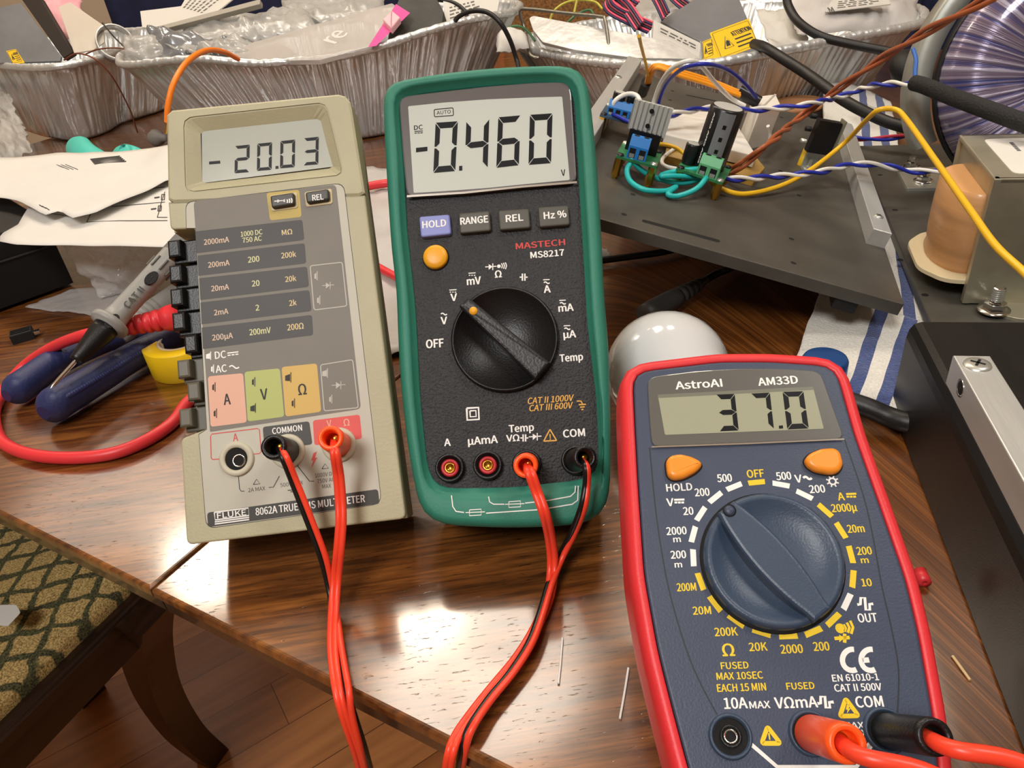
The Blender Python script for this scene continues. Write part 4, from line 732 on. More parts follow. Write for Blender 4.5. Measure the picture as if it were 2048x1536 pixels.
for s0, s1 in [(s_at(*q)-3.5, s_at(*q)+3.5) for q in ((215, 645), (291, 558))]: b.prism([V((a*(s1-s0)/2*1.5, c*3)) + V(((s0+s1)/2+8*0, 0)) for a, c in [(cos(q*pi/8), sin(q*pi/8)) for q in range(16)]], 6.0, 7.2, M_black, .3, 1)
b.text('CAT II', s_at(258, 598), 0, 3.6, pl('probe_print', '4a4945', .5), 7.3, 15, .03, 0, 0); b.X = keep
sg_ = s_at(322, 533)
for k in range(8):
    a = 2*pi*k/8; o_ = nf*cos(a)*6.9+sv*sin(a)*6.9; b.tube([pa+ax*(sg_-5)+o_, pa+ax*(sg_+3)+o_], .7, pl('dark_groove', '5c5b57', .6), 6, 0)
b.build('body', t)
t = thing('test_probe', 'second grey test probe lying under the red cable boot', 'probe', W(265, 660, 0)); X = local(W(265, 660, 0)); qa, qb = W(238, 668, 16), W(372, 578, 26); ax = (qb-qa); Ln = ax.length; ax.normalize()
b = MB(X); b.lathe([(.1, 0), (7, 0), (7.5, 6), (6.5, 10), (7.2, 16), (7.6, 30), (7.8, Ln), (.1, Ln)], M_gprobe, 20, qa, ax); b.build('body', t)
b = MB(X)
for k in range(5): b.lathe([(7.2, 12+k*4), (7.9, 13.5+k*4), (7.2, 15+k*4)], pl('mid_grey_plastic', '7f7d78', .5), 20, qa, ax)
b.build('grip_rings', t)
t = thing('cable', 'red cable looping across the wood with a ribbed boot', 'cable', W(245, 655, 0)); X = local(W(245, 655, 0))
b = MB(X); b.tube([W(238, 657, 33), W(205, 663, 34), W(165, 671, 33), (W(110, 692, 24)), W(55, 727, 12), W(12, 775, 5), W(-12, 825, 3.6), W(0, 878, 3.6), W(50, 906, 3.6), W(130, 916, 3.6), W(220, 908, 3.6), W(290, 882, 3.6), W(345, 845, 3.6), W(375, 805, 3.6), W(420, 770, 3.6)], 3.4, M_redc if False else mat('red_cable_rubber', 'd9343a', .4), 12); b.build('cable_jacket', t)
ba, bb = W(238, 657, 33), W(360, 632, 34); ax = (bb-ba); Ln = ax.length; ax.normalize(); b = MB(X); prof = [(.1, 0), (3.6, 0)]
for k in range(5): prof += [(5.2+k*.35, 1+k*5), (5.4+k*.35, 4+k*5), (4.4+k*.3, 4.4+k*5), (4.4+k*.3, 5.6+k*5)]
b.lathe(prof+[(7, 26), (8, 30), (9, 50), (9, Ln), (.1, Ln)], mat('red_cable_rubber', 'd9343a', .4), 18, ba, ax); b.build('boot', t)
# tape roll
c = W(382, 728, 0); t = thing('tape_roll', 'roll of yellow vinyl tape beside the tan multimeter', 'tape', c); b = MB(); tp_r = (W(382, 728, 19)-W(302, 735, 19)).length*.98
b.lathe([(tp_r*.62, 0), (tp_r-.5, 0), (tp_r, .5), (tp_r, 18.5), (tp_r-.5, 19), (tp_r*.64, 19), (tp_r*.62, 18.6), (tp_r*.62, 0)], M_tape, 48); b.build('tape', t)
b = MB(); ri = tp_r*.6; b.lathe([(ri, .2), (ri+.4, 18.8), (ri-1.2, 18.8), (ri-1.2, .2)], mat('cardboard_core', 'b7a892', .7), 48)
vs, fs = glyphs('Scotch', .03); x1 = max(v.x for v in vs); rr = ri-1.45
b.add([V((rr*cos(2.95-1.9*v.x/x1), rr*sin(2.95-1.9*v.x/x1), 5+v.y*9)) for v in vs], fs, mat('orange_red_print', 'e0662a', .5))
b.loft([[V(((ri-1.32)*cos(3.05-2.1*k/20), (ri-1.32)*sin(3.05-2.1*k/20), z)) for k in range(21)] for z in (2, 15.5)], mat('black_label_print', '1d1b1a', .5), False, (False, False), False); b.build('core', t)
# little things
t = thing('connector', 'small black pin connector lying alone on the wood at left', 'connector', W(45, 672, 0)); X = local(W(45, 672, 0)); a = W(22, 675, 4); e = W(68, 662, 4); d = (e-a).normalized(); s_ = V((-d.y, d.x, 0))
b = MB(X); b.X = b.X @ (lambda M_: M_)(Matrix(((d.x, s_.x, 0, a.x), (d.y, s_.y, 0, a.y), (0, 0, 1, 0), (0, 0, 0, 1)))); b.box(0, 14, -5, 5, 0, 7, M_blk2, .6)
for yy in (-2.6, 0, 2.6): b.box(1, 13, yy-.5, yy+.5, 6.9, 7.6, M_black)
b.build('housing', t); b2 = MB(b.X); b2.box(13.5, 18, -2.5, 2.5, 2, 4, M_chrome, .3); b2.build('pin', t)
for i, (P, lb) in enumerate((((140, 278, 176, 308, 232, 350), 'teal rubber handle peeking over the paper, larger left one'), ((232, 296, 262, 312, 300, 340), 'teal rubber handle peeking over the paper, smaller right one'))):
    b = MB(); b.tube([W(P[0]+6, P[1]+12, 42), W(P[0]+20, P[1]+22, 42), W(P[2], P[3]+8, 40), W(P[4], P[5], 30)], lambda s: 15*(1-max(0, .3-s)**1.6*2.2), M_teal, 18, 8, True, .6); tag(b.build('tool_handle'), lb, 'handle')
c = W(312, 276, 14); b = MB(); b.lathe([(.1, -11), (7, -9), (11, 0), (9, 7), (5, 12), (4.5, 22), (.1, 22)], M_clay, 20, c, V((.8, -.45, .05))); tag(b.build('knob'), 'small grey bulb shaped knob by the top left corner of tan meter', 'knob')
b = MB(); b.tube([Q(334, 244, 650), Q(336, 210, 650), Q(348, 165, 660), Q(375, 123, 690), Q(412, 101, 730), Q(448, 104, 770), Q(476, 118, 805)], 2.4, M_brt, 8); p = Q(334, 244, 650); b.tube([p, p+V((-2, 0, -5)), p+V((-4, 0, -9))], .8, M_gold, 6, 0); tag(b.build('wire'), 'short orange wire arching from tan multimeter corner to foil pan', 'wire')
M_rbag = mat('white_bag_film', 'c2bebb', .35, vary=(25, .12), bump=(90, .5))
flat('plastic_bag', 'white bag with red print seen between tan and green meters', 'bag', [W(690, 340, 4), W(850, 330, 4), W(860, 690, 3), W(720, 730, 3)], M_rbag, 20, 30, 3, .03, .6, 2, 15, 4)
cable('cable', 'red cable crossing between the tan and green meters', [W(690, 385, 12), W(745, 371, 12), W(790, 366, 12), W(850, 372, 12)], 4, mat('red_cable_rubber', 'd9343a', .4))
cable('cable', 'thin red cable in the lower gap between tan and green meters', [W(740, 525, 10), W(772, 543, 10), W(800, 558, 10), W(840, 580, 10)], 3, mat('red_cable_rubber', 'd9343a', .4))
for (x0, y0, x1, y1), lb in (((1125, 1276, 1117, 1367), 'thin white strand on the wood, left of the other one'), ((1257, 1336, 1240, 1437), 'thin white strand on the wood right beside the red meter')):
    cable('strand', lb, [W(x0, y0, .6), W((x0+x1)/2+.5, (y0+y1)/2, .6), W(x1, y1, .6)], .42, M_white, 'strand')
a = W(1848, 1155, 2.4); b = MB(); b.lathe([(.9, 0), (2.4, 0), (2.5, 5.5), (.9, 5.5), (.9, 0)], mat('red_cable_rubber', 'd9343a', .4), 16, a-V((1, 2.5, 0)), V((.15, 1, 0))); tag(b.build('insulation_piece'), 'short red tube of wire insulation on the wood near black enclosure', 'scrap')
cable('splinter', 'pale wood splinter on the table at lower right', [W(1905, 1312, .5), W(1922, 1335, .6), W(1940, 1360, .5)], .5, mat('pale_wood', 'd9b98a', .7), 'scrap')
b = MB(); b.prism(rounded([(0, 0), (14, -4), (18, 10), (9, 20), (-6, 22), (-16, 12)], 2), 0, .4, M_paper); sc_o = b.build('paper_scrap'); sc_o.location = W(2, 1232, -248)*.001+V((0, 0, ZT)); tag(sc_o, 'torn paper scrap lying on the patterned chair seat', 'paper')
# ---------------------------------------------------------------- right side: bulb, towel, plates, boards
M_bulb = mat('frosted_bulb', 'cdcfcf', .12, coat=.6, spec=.6); M_cap = mat('blue_metal_cap', '2f5fa8', .25, .6); M_plate = mat('black_anodised_plate', '5a5750', .45, .3, vary=(26, .35), bump=(240, .12)); M_cable = pl('black_rubber_cable', '1b1b1c', .45, bump=(900, .1))
c = W(1334, 744, 29); t = thing('light_bulb', 'white frosted globe light bulb lying behind the red meter', 'bulb', (c.x, c.y, 0)); X = local((c.x, c.y, 0)); axb = V((.12, -1, -.13)).normalized()
b = MB(X); b.lathe([(29.5*sin(pi*k/14), -29.5*cos(pi*k/14)) for k in range(0, 10)] + [(25, 22), (22, 30)], M_bulb, 40, c, axb, True, (False, False)); b.build('globe', t)
b = MB(X); b.lathe([(22, 29), (22.5, 32), (17, 45), (13, 50), (.1, 50)], pl('white_ceramic_plastic', 'dad9d4', .4), 32, c, axb); b.build('collar', t)
b = MB(X); pr_ = [(12.5, 50)]
for k in range(5): pr_ += [(13.2, 51+k*3), (12.2, 52.5+k*3)]
b.lathe(pr_+[(8, 67), (4, 71), (.1, 71)], M_steel, 28, c, axb); b.build('screw_base', t)
c = W(1643, 768, 9); b = MB(); b.lathe([(9, 0), (10.5, 1), (10.8, 3), (10.8, 14), (10, 15.5), (9, 16), (.1, 16)], M_cap, 32, c); tag(b.build('bottle_cap'), 'blue metal cap on the towel behind the red meter', 'cap')
t = thing('cable', 'black cable with ribbed strain relief behind the bulb', 'cable', W(1350, 600, 0)); X = local(W(1350, 600, 0)); sa, sb = W(1290, 632, 9), W(1412, 560, 9); ax = (sb-sa); Ln = ax.length; ax.normalize()
b = MB(X); prof = [(.1, 0), (7, 0), (7.4, 6), (6.4, Ln*.45)]
for k in range(5): prof += [(6.2-k*.45, Ln*.47+k*Ln*.09), (6.0-k*.45, Ln*.52+k*Ln*.09), (4.6-k*.4, Ln*.525+k*Ln*.09), (4.6-k*.4, Ln*.55+k*Ln*.09)]
b.lathe(prof+[(2.5, Ln)], mat('grey_black_rubber', '3c3a38', .5), 18, sa, ax); b.build('strain_relief', t)
b = MB(X); b.tube([sb-ax*4, sb+ax*12, W(1452, 540, 7), W(1500, 520, 5), W(1560, 515, 5)], 2.5, M_cable); b.build('cable_jacket', t)
cable('cable', 'thin black cable on the wood beside the green meter', [W(1150, 528, 5), W(1210, 520, 5), W(1270, 512, 5), W(1330, 503, 5), W(1400, 485, 5)], 2.6, M_cable)
flat('plastic_film', 'small white plastic scrap at the edge of the green meter', 'film', [W(1185, 490, 4), W(1214, 496, 6), W(1222, 515, 3), W(1190, 522, 2)], M_film2, 8, 8, 3, .1, .5, 1, 3, 3)
# towel
M_terry = mat('white_terry', 'dcd9d0', .95, vary=(900, .18), bump=(700, .9), sheen=.4); M_terb = mat('blue_terry', '3d4f86', .95, vary=(900, .4), bump=(700, .9), sheen=.3)
b = MB(); nu, nv = 44, 60; T0 = [W(1648, 150, 22), W(1780, 205, 3), W(1862, 690, 3), W(1640, 590, 6)]
T1 = [W(1640, 585, 6), W(1862, 655, 3.5), W(1798, 852, 4), W(1585, 735, 5)]
for C in (T0, T1):
    m_ = MB(); sheet(m_, C, M_terry, nu, nv, 1.4, .03, 4, 1.0, 3, 1.0); kb = m_.mi(M_terb)
    for i in range(nu*nv):
        x = (i % nu)/nu
        if .5 < x < .62 or .76 < x < .88: m_.m[2*i] = m_.m[2*i+1] = kb
    o = len(b.v); b.v += m_.v; b.f += [tuple(o+k for k in f) for f in m_.f]; b.m += m_.m; b.s += m_.s; b.mats = m_.mats
tag(b.build('towel'), 'white terry towel with blue stripes under the black plates', 'towel')
# plate with the circuit boards
v_ = ray(1516, -251).normalized(); u_ = V((v_.y, -v_.x, -.29)).normalized(); FR_ = W(1809, 609, 28); LU, LV = 204, 350     # the plate slopes down to its right edge
E = Frame(FR_ - u_*LU, u_, v_, 7)
t = thing('circuit_assembly', 'tilted black plate carrying green circuit boards, white modules and aluminium bars', 'electronics', E.base, E.M)
XE = inv(E.base, E.M)
def slot(m, P, w=.06): m.flatpoly(P, w, M_hole)
b = E.mb(); b.prism(rounded([(0, 0), (LU, 0), (LU, LV), (0, LV)], 1), -7, 0, M_plate, .5, 2)
def hole(x, y, r=1.7): p = E.uv(x, y); b.flatpoly([p+q for q in circ(r, 14)], .05, M_hole)
for x, y in ((1248, 429), (1583, 478), (1587, 526), (1266, 389), (1561, 342), (1345, 182), (1340, 200), (1563, 235), (1567, 257), (1598, 391)): hole(x, y)
s1_, s2_ = E.uv(1284, 441), E.uv(1440, 483); d_ = (s2_-s1_).normalized(); n_ = V((-d_.y, d_.x)); slot(b, rounded([s1_+n_*2, s1_-n_*2, s2_-n_*2, s2_+n_*2], 1.9))
s1_, s2_ = E.uv(1372, 190), E.uv(1480, 212); slot(b, rounded([s1_+n_*1.6, s1_-n_*1.6, s2_-n_*1.6, s2_+n_*1.6], 1.5)); b.build('plate', t)
b = E.mb(); b.box(LU*.84, LU*.9, 2, 14, -14, -7, M_blk2); b.build('rubber_foot', t)
def bar(fr, parent, a, c, wd, h, nm='aluminium_bar', w0=0):
    d = (c-a).normalized(); n = V((-d.y, d.x))*wd/2; m = fr.mb(); m.prism([a+n, a-n, c-n, c+n], w0, w0+h, M_alu, .4, 1); return m.build(nm, parent)
def screw(fr, parent, p, r, w, nm='screw'):
    m = fr.mb(); m.lathe([(r, 0), (r*.96, .5), (r*.6, 1), (.05, 1.1)], M_steel, 20, (p.x, p.y, w)); d = V((.6, .8)); n = V((-.8, .6))
    for e, f in ((d, n), (n, d)): m.flatpoly([p+e*r*.6+f*r*.11, p-e*r*.6+f*r*.11, p-e*r*.6-f*r*.11, p+e*r*.6-f*r*.11], w+1.12, M_hole)
    return m.build(nm, parent)
a, c = E.uv(1766, 462, 10), E.uv(1692, 245, 10); ob = bar(E, t, a, c, 11, 10); screw(E, ob, E.uv(1757, 433, 10), 3, 10)
ob = bar(E, t, V((7, 4)), V((7, LV-2)), 13, 12.5); screw(E, ob, E.uv(1237, 153, 13), 3.2, 12.5)
M_pcb = pl('green_circuit_board', '2f7a4c', .45, vary=(260, .35)); M_pcbb = pl('blue_circuit_board', '3a4f66', .45, vary=(260, .3)); M_tblue = pl('blue_terminal_block', '2277c4', .4); M_tgreen = pl('green_terminal_block', '5fae7a', .4); M_wpl = pl('white_plastic', 'e2dfd6', .4); M_sleeve = pl('black_sleeve', '1a1a1c', .3); M_tan3 = pl('kapton_tape', 'b08a3a', .3, coat=.3)
def standoff(fr, parent, p, h, w0=0):
    m = fr.mb(); m.lathe([(1.6, 0), (1.6, 1.5), (2.6, 1.6), (2.6, h), (.1, h)], M_gold, 6, (p.x, p.y, w0), smooth=False); m.build('standoff', parent)
def board(cx, cy, w, bw, bh, ang, mt, nm='circuit_board'):
    p = E.uv(cx, cy, w); ca, sa_ = cos(R(ang)), sin(R(ang)); m = E.mb(); Z = Matrix.Translation((p.x, p.y, w)) @ Matrix.Rotation(R(ang), 4, 'Z'); m.X = m.X @ Z
    m.prism(rounded([(-bw/2, -bh/2), (bw/2, -bh/2), (bw/2, bh/2), (-bw/2, bh/2)], 1), 0, 1.5, mt)
    for x in (-1, 1):
        for y in (-1, 1): q = V((x*(bw/2-2.4), y*(bh/2-2.4))); m.flatpoly([q+k for k in circ(1.7, 12)], 1.53, M_gold); m.lathe([(2.3, 1.5), (2, 2.6), (.1, 2.8)], M_black if x*y > 0 else M_steel, 12, (q.x, q.y, 0))
    o = m.build(nm, t)
    for x in (-1, 1):
        for y in (-1, 1): k = Z @ V((x*(bw/2-2.4), y*(bh/2-2.4), 0)); standoff(E, o, V((k.x, k.y)), w)
    def mk(): q = E.mb(); q.X = q.X @ Z; return q
    return o, mk, Z
def terminal(mk, parent, x, y, n, mt, ang=0, pitch=5, d=8, h=10):
    m = mk(); m.X = m.X @ Matrix.Translation((x, y, 1.5)) @ Matrix.Rotation(R(ang), 4, 'Z'); L_ = n*pitch
    m.loft([[V((-L_/2, p, q)) for p, q in ((-d/2, 0), (d/2, 0), (d/2, h*.75), (d*.2, h), (-d*.25, h), (-d/2, h*.6))], [V((L_/2, p, q)) for p, q in ((-d/2, 0), (d/2, 0), (d/2, h*.75), (d*.2, h), (-d*.25, h), (-d/2, h*.6))]], mt)
    for k in range(n):
        cx = -L_/2+pitch*(k+.5); m.flatpoly([V((cx, 0))+q for q in circ(pitch*.3, 12)], h+.04, M_hole)
        m.add([V((cx-pitch*.32, -d/2-.05, .6)), V((cx+pitch*.32, -d/2-.05, .6)), V((cx+pitch*.32, -d/2-.05, h*.5)), V((cx-pitch*.32, -d/2-.05, h*.5))], [(0, 1, 2, 3)], M_hole); m.box(cx-pitch*.25, cx+pitch*.25, -d/2-.2, -d/2, .8, h*.25, M_steel)
    return m.build('terminal_block', parent)
def capacitor(mk, parent, x, y, r, h, stripe=True, txt=None):
    m = mk(); m.lathe([(r*.9, 0), (r, .8), (r*.93, 1.6), (r, 2.4), (r, h-1), (r*.9, h), (.1, h-.2)], M_sleeve, 30, (x, y, 1.5)); m.lathe([(r*.84, h+.05), (.1, h+.05)], mat('heat_sink_grey', 'bdbdb8', .5, .25), 24, (x, y, 1.5))
    if stripe:
        m.loft([[V((x+r*1.01*cos(a), y+r*1.01*sin(a), z)) for a in [(-1.75+.9*k/8) for k in range(9)]] for z in (3.8, 1.5+h-1.5)], pl('grey_stripe_print', '7b7d82', .4), True, (False, False), False)
        for j in range(4):
            a = -1.3; z0 = 6+j*(h-8)/4; m.add([V((x+r*1.03*cos(a+da), y+r*1.03*sin(a+da), z0+dz)) for da, dz in ((-.1, 0), (.1, 0), (.1, 2.5), (-.1, 2.5))], [(0, 1, 2, 3)], M_black)
        vs, fs = glyphs('CKA CKA CKA', .02); x1 = max(v.x for v in vs)
        m.add([V((x+r*1.02*cos(-2.15+v.y*.28), y+r*1.02*sin(-2.15+v.y*.28), 4.5+(h-6)*v.x/x1)) for v in vs], fs, M_white)
    return m.build('capacitor', parent)
# board with the blue terminal strip at the back
BA, mk, _ = board(1266, 238, 14, 44, 30, 0, M_pcbb); terminal(mk, BA, -8, -8, 4, M_tblue); capacitor(mk, BA, -14, 8, 4.5, 12, False); capacitor(mk, BA, -4, 9, 4.5, 12, False)
m = mk(); m.box(3, 9, -2, 12, 1.5, 9, M_wpl, .4); m.box(12, 20, -4, 12, 1.5, 10, M_wpl, .4); m.build('white_connector', BA); m = mk(); m.box(10, 16, -10, -2, 1.5, 8, M_tblue, .4); m.build('trimmer', BA)
# regulator board with the ribbed heat sink
BB, mk, _ = board(1278, 312, 13, 26, 30, 0, M_pcb); terminal(mk, BB, -1, -9, 2, M_tblue, 0, 6, 9, 13)
m = mk(); prof = [(-12, -1.2), (12, -1.2)]; top_ = []
for k in range(9): x = 12-k*3; top_ += [(x, 2.2), (x-.9, 2.2), (x-.9, .8), (x-2.1, .8)] if k < 8 else [(x, 2.2), (-12, 2.2)]
Pp = [V((p[0], -p[1])) for p in prof+top_]; m.X = m.X @ Matrix.Translation((0, 4, 1.5)); m.prism(Pp, 12, 30, mat('heat_sink_grey', 'bdbdb8', .5, .25)); m.prism(rrect(20, 4.5, .5, 2, 0, -.5), 0, 13, M_black)
for z_ in (17, 26): m.lathe([(1.5, 0), (.1, 0)], M_hole, 12, (0, -2.6, z_), (0, -1, 0))
m.build('heat_sink', BB)
# capacitor board
BC, mk, ZC = board(1408, 340, 11, 30, 34, -8, M_pcb); capacitor(mk, BC, 1, 4, 10.5, 38); terminal(mk, BC, 4, -12, 2, M_tgreen, 0, 6.5, 9, 12); capacitor(mk, BC, -11, -2, 4.5, 13, False); m = mk(); m.box(-14, -8, 8, 12, 1.5, 12, M_tgreen, .5); m.build('relay', BC)
# white supply module and white box
p = E.uv(1418, 262, 6); m = E.mb(); pts_ = [E.uv(x, y, 14) for x, y in ((1345, 216), (1462, 224), (1512, 306), (1328, 262))]; Wh = rounded(E.pts([(1344, 218), (1460, 226), (1514, 312), (1330, 268)], 14), 1.2)
m.prism(Wh, 6, 14, M_wpl, .8, 2); o = m.build('supply_module', t); m = E.mb(); m.prism(rounded(E.pts([(1334, 290), (1480, 275), (1530, 335), (1510, 358), (1330, 310)], 5), 1), 0, 5, M_tan3, .4); m.build('base_tray', o)
m = E.mb(); m.prism(rounded(E.pts([(1341, 275), (1400, 280), (1512, 318), (1505, 326), (1338, 285)], 7), .5), 5, 8, M_alu, .3); m.build('clip', o)
m = E.mb(); m.prism(rounded(E.pts([(1478, 270), (1524, 262), (1534, 290), (1490, 300)], 0), 1.5), 0, 30, mat('milky_plastic', 'efeae0', .3, coat=.3), 1.5, 3); m.build('milky_box', t)
# sensor on a clear bracket
p = E.uv(1614, 338); m = E.mb(); u0 = V((.9, .3)).normalized(); n0 = V((-u0.y, u0.x))
m.loft([[V((q.x, q.y, z)) for q in (p-u0*5+n0*.8, p+u0*5+n0*.8, p+u0*5-n0*.8, p-u0*5-n0*.8)] for z in (0, 30)], M_steel); m.prism([p-u0*5+n0*1, p+u0*5+n0*1, p+u0*5-n0*9, p-u0*5-n0*9], 0, 1.4, M_steel); ob = m.build('sensor_bracket', t)
m = E.mb(); m.loft([[V((q.x, q.y, z)) for q in (p-u0*9-n0*1, p+u0*8-n0*1, p+u0*8-n0*7, p-u0*9-n0*7)] for z in (14, 37)], M_black); m.loft([[V((q.x, q.y, z)) for q in (p+u0*9.1-n0*0, p+u0*10.2-n0*0, p+u0*10.2-n0*8, p+u0*9.1-n0*8)] for z in (12, 39)], mat('olive_board_edge', '7c7a66', .5)); o2 = m.build('black_module', ob)
for k in range(3):
    m = E.mb(); q = p-u0*10; m.lathe([(1.8, 0), (1.8, 4), (.1, 4)], M_steel if k == 0 else M_blk2, 12, (q.x, q.y-3, 20+k*9), (-u0.x, -u0.y, 0)); m.build('pin', o2)
m = E.mb(); m.lathe([(3, 0), (3, 2), (1.5, 2), (1.5, 7), (.1, 7)], M_steel, 6, (p.x, p.y-4, 1.4), smooth=False); m.build('nut', ob)
m = E.mb(); q = E.uv(1601, 330); m.lathe([(2.6, 0), (2.6, 12), (.1, 12)], pl('yellow_standoff', 'd9b21e', .4), 12, (q.x, q.y, 0)); m.build('yellow_standoff', t)
# ---------------------------------------------------------------- chassis with the transformers
uC = V((.949, -.314, 0)).normalized(); C = Frame(W(1855, 640, 14), uC, V((.314, .949, 0)), 6)
t = thing('transformer_chassis', 'black chassis plate carrying a boxed transformer and a large round coil', 'electronics', C.base, C.M)
def cp(x, y, z): q = W(x, y, z)-C.o; return V((q.dot(C.u), q.dot(C.v), z-14))
b = C.mb(); b.prism([(1, -20), (230, -20), (230, 320), (1, 320)], -6, 0, M_plate, .5, 1)
for x, y in ((1760, 350), (1800, 520), (1790, 420), (1850, 590)):
    q = cp(x, y, 14); b.flatpoly([V((q.x, q.y))+k for k in circ(2, 12)], .05, M_hole)
b.build('plate', t)
for x, y in ((30, 20), (200, 20), (30, 250), (200, 250)):
    b = C.mb(); b.lathe([(6, -14), (6, -6), (.1, -6)], M_blk2, 14, (x, y, 0)); b.build('rubber_foot', t)
o0 = cp(1924, 609, 14); TX, TY, HT, DT, WT = o0.x, o0.y, 71, 78, 78; M_zinc = mat('zinc_plate_warm', 'c2bda6', .42, .75, vary=(25, .3), bump=(200, .15))
b = C.mb(); b.box(TX, TX+WT, TY, TY+2.2, 1, HT, M_zinc, .4); b.box(TX, TX+WT, TY, TY+DT, HT-2.2, HT, M_zinc, .8); b.box(TX, TX+WT, TY+DT-2.2, TY+DT, 1, HT, M_zinc, .4); b.box(TX-.2, TX+3, TY-.4, TY+4, 1, HT, M_zinc, .5)
b.box(TX+2, TX+6, TY+2, TY+DT-2, HT*.62, HT-2, M_zinc, .3)
b.prism(rounded([(TX+14, TY+2), (TX+14, TY-14), (TX+26, TY-20), (TX+38, TY-14), (TX+38, TY+2)], 9, 5), 0, 2, M_zinc, .3); tr = b.build('transformer', t)
b = C.mb(); b.box(TX+6, TX+WT-6, TY+5, TY+DT-5, HT*.2, HT*.8, mat('steel_laminations', '55534c', .5, .8, vary=(900, .4), stretch=(.01, .01, 1))); b.build('core', tr)
M_coil = mat('orange_wrapped_coil', 'd9a26c', .42, vary=(18, .3), bump=(60, .4), coat=.2, stretch=(.3, .3, 3)); M_flange = pl('cream_bobbin_flange', 'd8c9a4', .5)
b = C.mb(); cx, cy = TX+2, TY+DT/2; L = []
for z, k in ((13, .93), (16, 1), (20, .94), (23, .98), (30, 1), (44, .99), (56, .95), (58, .9)):
    L.append([V((cx+17*k*q.x, cy+29*k*q.y, z)) for q in [V((cos(a), sin(a))) for a in [pi/2+pi*i/20 for i in range(21)]]] + [V((cx+12, cy-29*k, z)), V((cx+12, cy+29*k, z))])
b.loft(L, M_coil, True); co_ = b.build('coil', tr)
b = C.mb(); b.prism(rounded([(cx+10, cy-36), (cx+10, cy+36), (cx-12, cy+34), (cx-23, cy+18), (cx-23, cy-18), (cx-12, cy-34)], 6), 10.5, 13, M_flange, .5); b.build('bobbin_flange', co_)
b = C.mb(); b.prism(rounded([(TX+10, TY+7), (TX+WT-4, TY+7), (TX+WT-4, TY+DT-10), (TX+10, TY+DT-10)], 5), HT, HT+.25, M_wpl)
M_txt = pl('grey_label_ink', '3c3c3c', .5)
rl = random.Random(4)
for x, y0, y1 in ((8, 36, 52), (16, 30, 46), (18, 10, 26), (22, 8, 30), (26, 34, 54), (34, 30, 50), (42, 12, 30)):      # illegible small print, running front to back
    y = y0
    while y < y1: d = rl.uniform(1.2, 3); b.ribbon([(TX+14+x, TY+8+y), (TX+14+x, TY+8+min(y1, y+d))], 2.0, HT+.3, M_txt); y += d+.7
b.flatpoly([(TX+24, TY+11), (TX+34, TY+11), (TX+31, TY+15), (TX+27, TY+13), (TX+24, TY+16)], HT+.3, M_line)
b.build('label', tr)
b = C.mb(); q = cp(1987, 620, 16); b.lathe([(6.5, 0), (6.5, 1), (5.6, 1), (5.6, 4.5), (3, 5), (3, 13), (2.5, 13.5), (.1, 13.5)], M_chrome, 6, (q.x, q.y, 2), smooth=False)
for k in range(6): b.lathe([(3.0, 6+k*1.2), (3.35, 6.6+k*1.2), (3.0, 7.2+k*1.2)], M_steel, 18, (q.x, q.y, 2))
b.lathe([(8, 0), (8, .8), (5, .8)], M_chrome, 24, (q.x, q.y, 2)); b.build('bolt', tr)
# steel angle bracket and the standing round coil
q0 = cp(1788, 332, 14); q1 = cp(1893, 380, 14); b = C.mb(); b.prism(rounded([(q0.x, q1.y-2), (q0.x+48, q1.y-2), (q0.x+48, q1.y+46), (q0.x, q1.y+46)], 1.5), 0, 2.5, M_steel, .4); bx = q0.x+48
b.box(bx-3, bx, q1.y+8, q1.y+34, 0, 78, M_steel, .4); br_ = b.build('angle_bracket', t)
for x, y in ((1822, 335), (1846, 362)):
    k = cp(x, y, 16.5); b = C.mb(); b.lathe([(6, 0), (6, 1), (4.6, 1), (4.6, 4.5), (2.5, 4.7), (2.5, 9), (.1, 9)], M_chrome, 6, (k.x, k.y, 2.5), smooth=False); b.lathe([(7, 0), (7, .7), (4, .7)], M_chrome, 20, (k.x, k.y, 2.5)); b.build('bolt', br_)
def winding():
    m = bpy.data.materials.new('foil_wrapped_winding'); m.use_nodes = True; N, L = nodes(m); b = N['Principled BSDF']; tc = N.new('ShaderNodeTexCoord'); sp = N.new('ShaderNodeSeparateXYZ'); L.new(tc.outputs['Object'], sp.inputs[0])
    g = N.new('ShaderNodeNewGeometry'); r = N.new('ShaderNodeAttribute'); r.attribute_name = 'turn'
    t = N.new('ShaderNodeTexNoise'); t.noise_dimensions = '1D'; t.inputs['Scale'].default_value = 14; t.inputs['Detail'].default_value = 6; L.new(r.outputs['Fac'], t.inputs['W'])
    c = N.new('ShaderNodeValToRGB'); e = c.color_ramp.elements; e[0].position = .3; e[0].color = hexc('39437e'); e[1].position = .72; e[1].color = hexc('bdb9cf'); x = e.new(.5); x.color = hexc('6f6076'); L.new(t.outputs[0], c.inputs[0]); L.new(c.outputs[0], b.inputs['Base Color'])
    bp = N.new('ShaderNodeBump'); bp.inputs['Strength'].default_value = .7; bp.inputs['Distance'].default_value = .002; L.new(t.outputs[0], bp.inputs['Height']); L.new(bp.outputs[0], b.inputs['Normal'])
    b.inputs['Roughness'].default_value = .22; b.inputs['Metallic'].default_value = .25; b.inputs['Coat Weight'].default_value = .6; return m
ctr = Q(2134, 205, 486); rO = (Q(1893, 205, 486)-ctr).length*.97; fx = ctr-C.o; cc = V((fx.dot(C.u), fx.dot(C.v), fx.z)); cc.z = max(cc.z, rO+1); ax_ = (C.M.inverted() @ V((-.34, -.88, .22))).normalized()
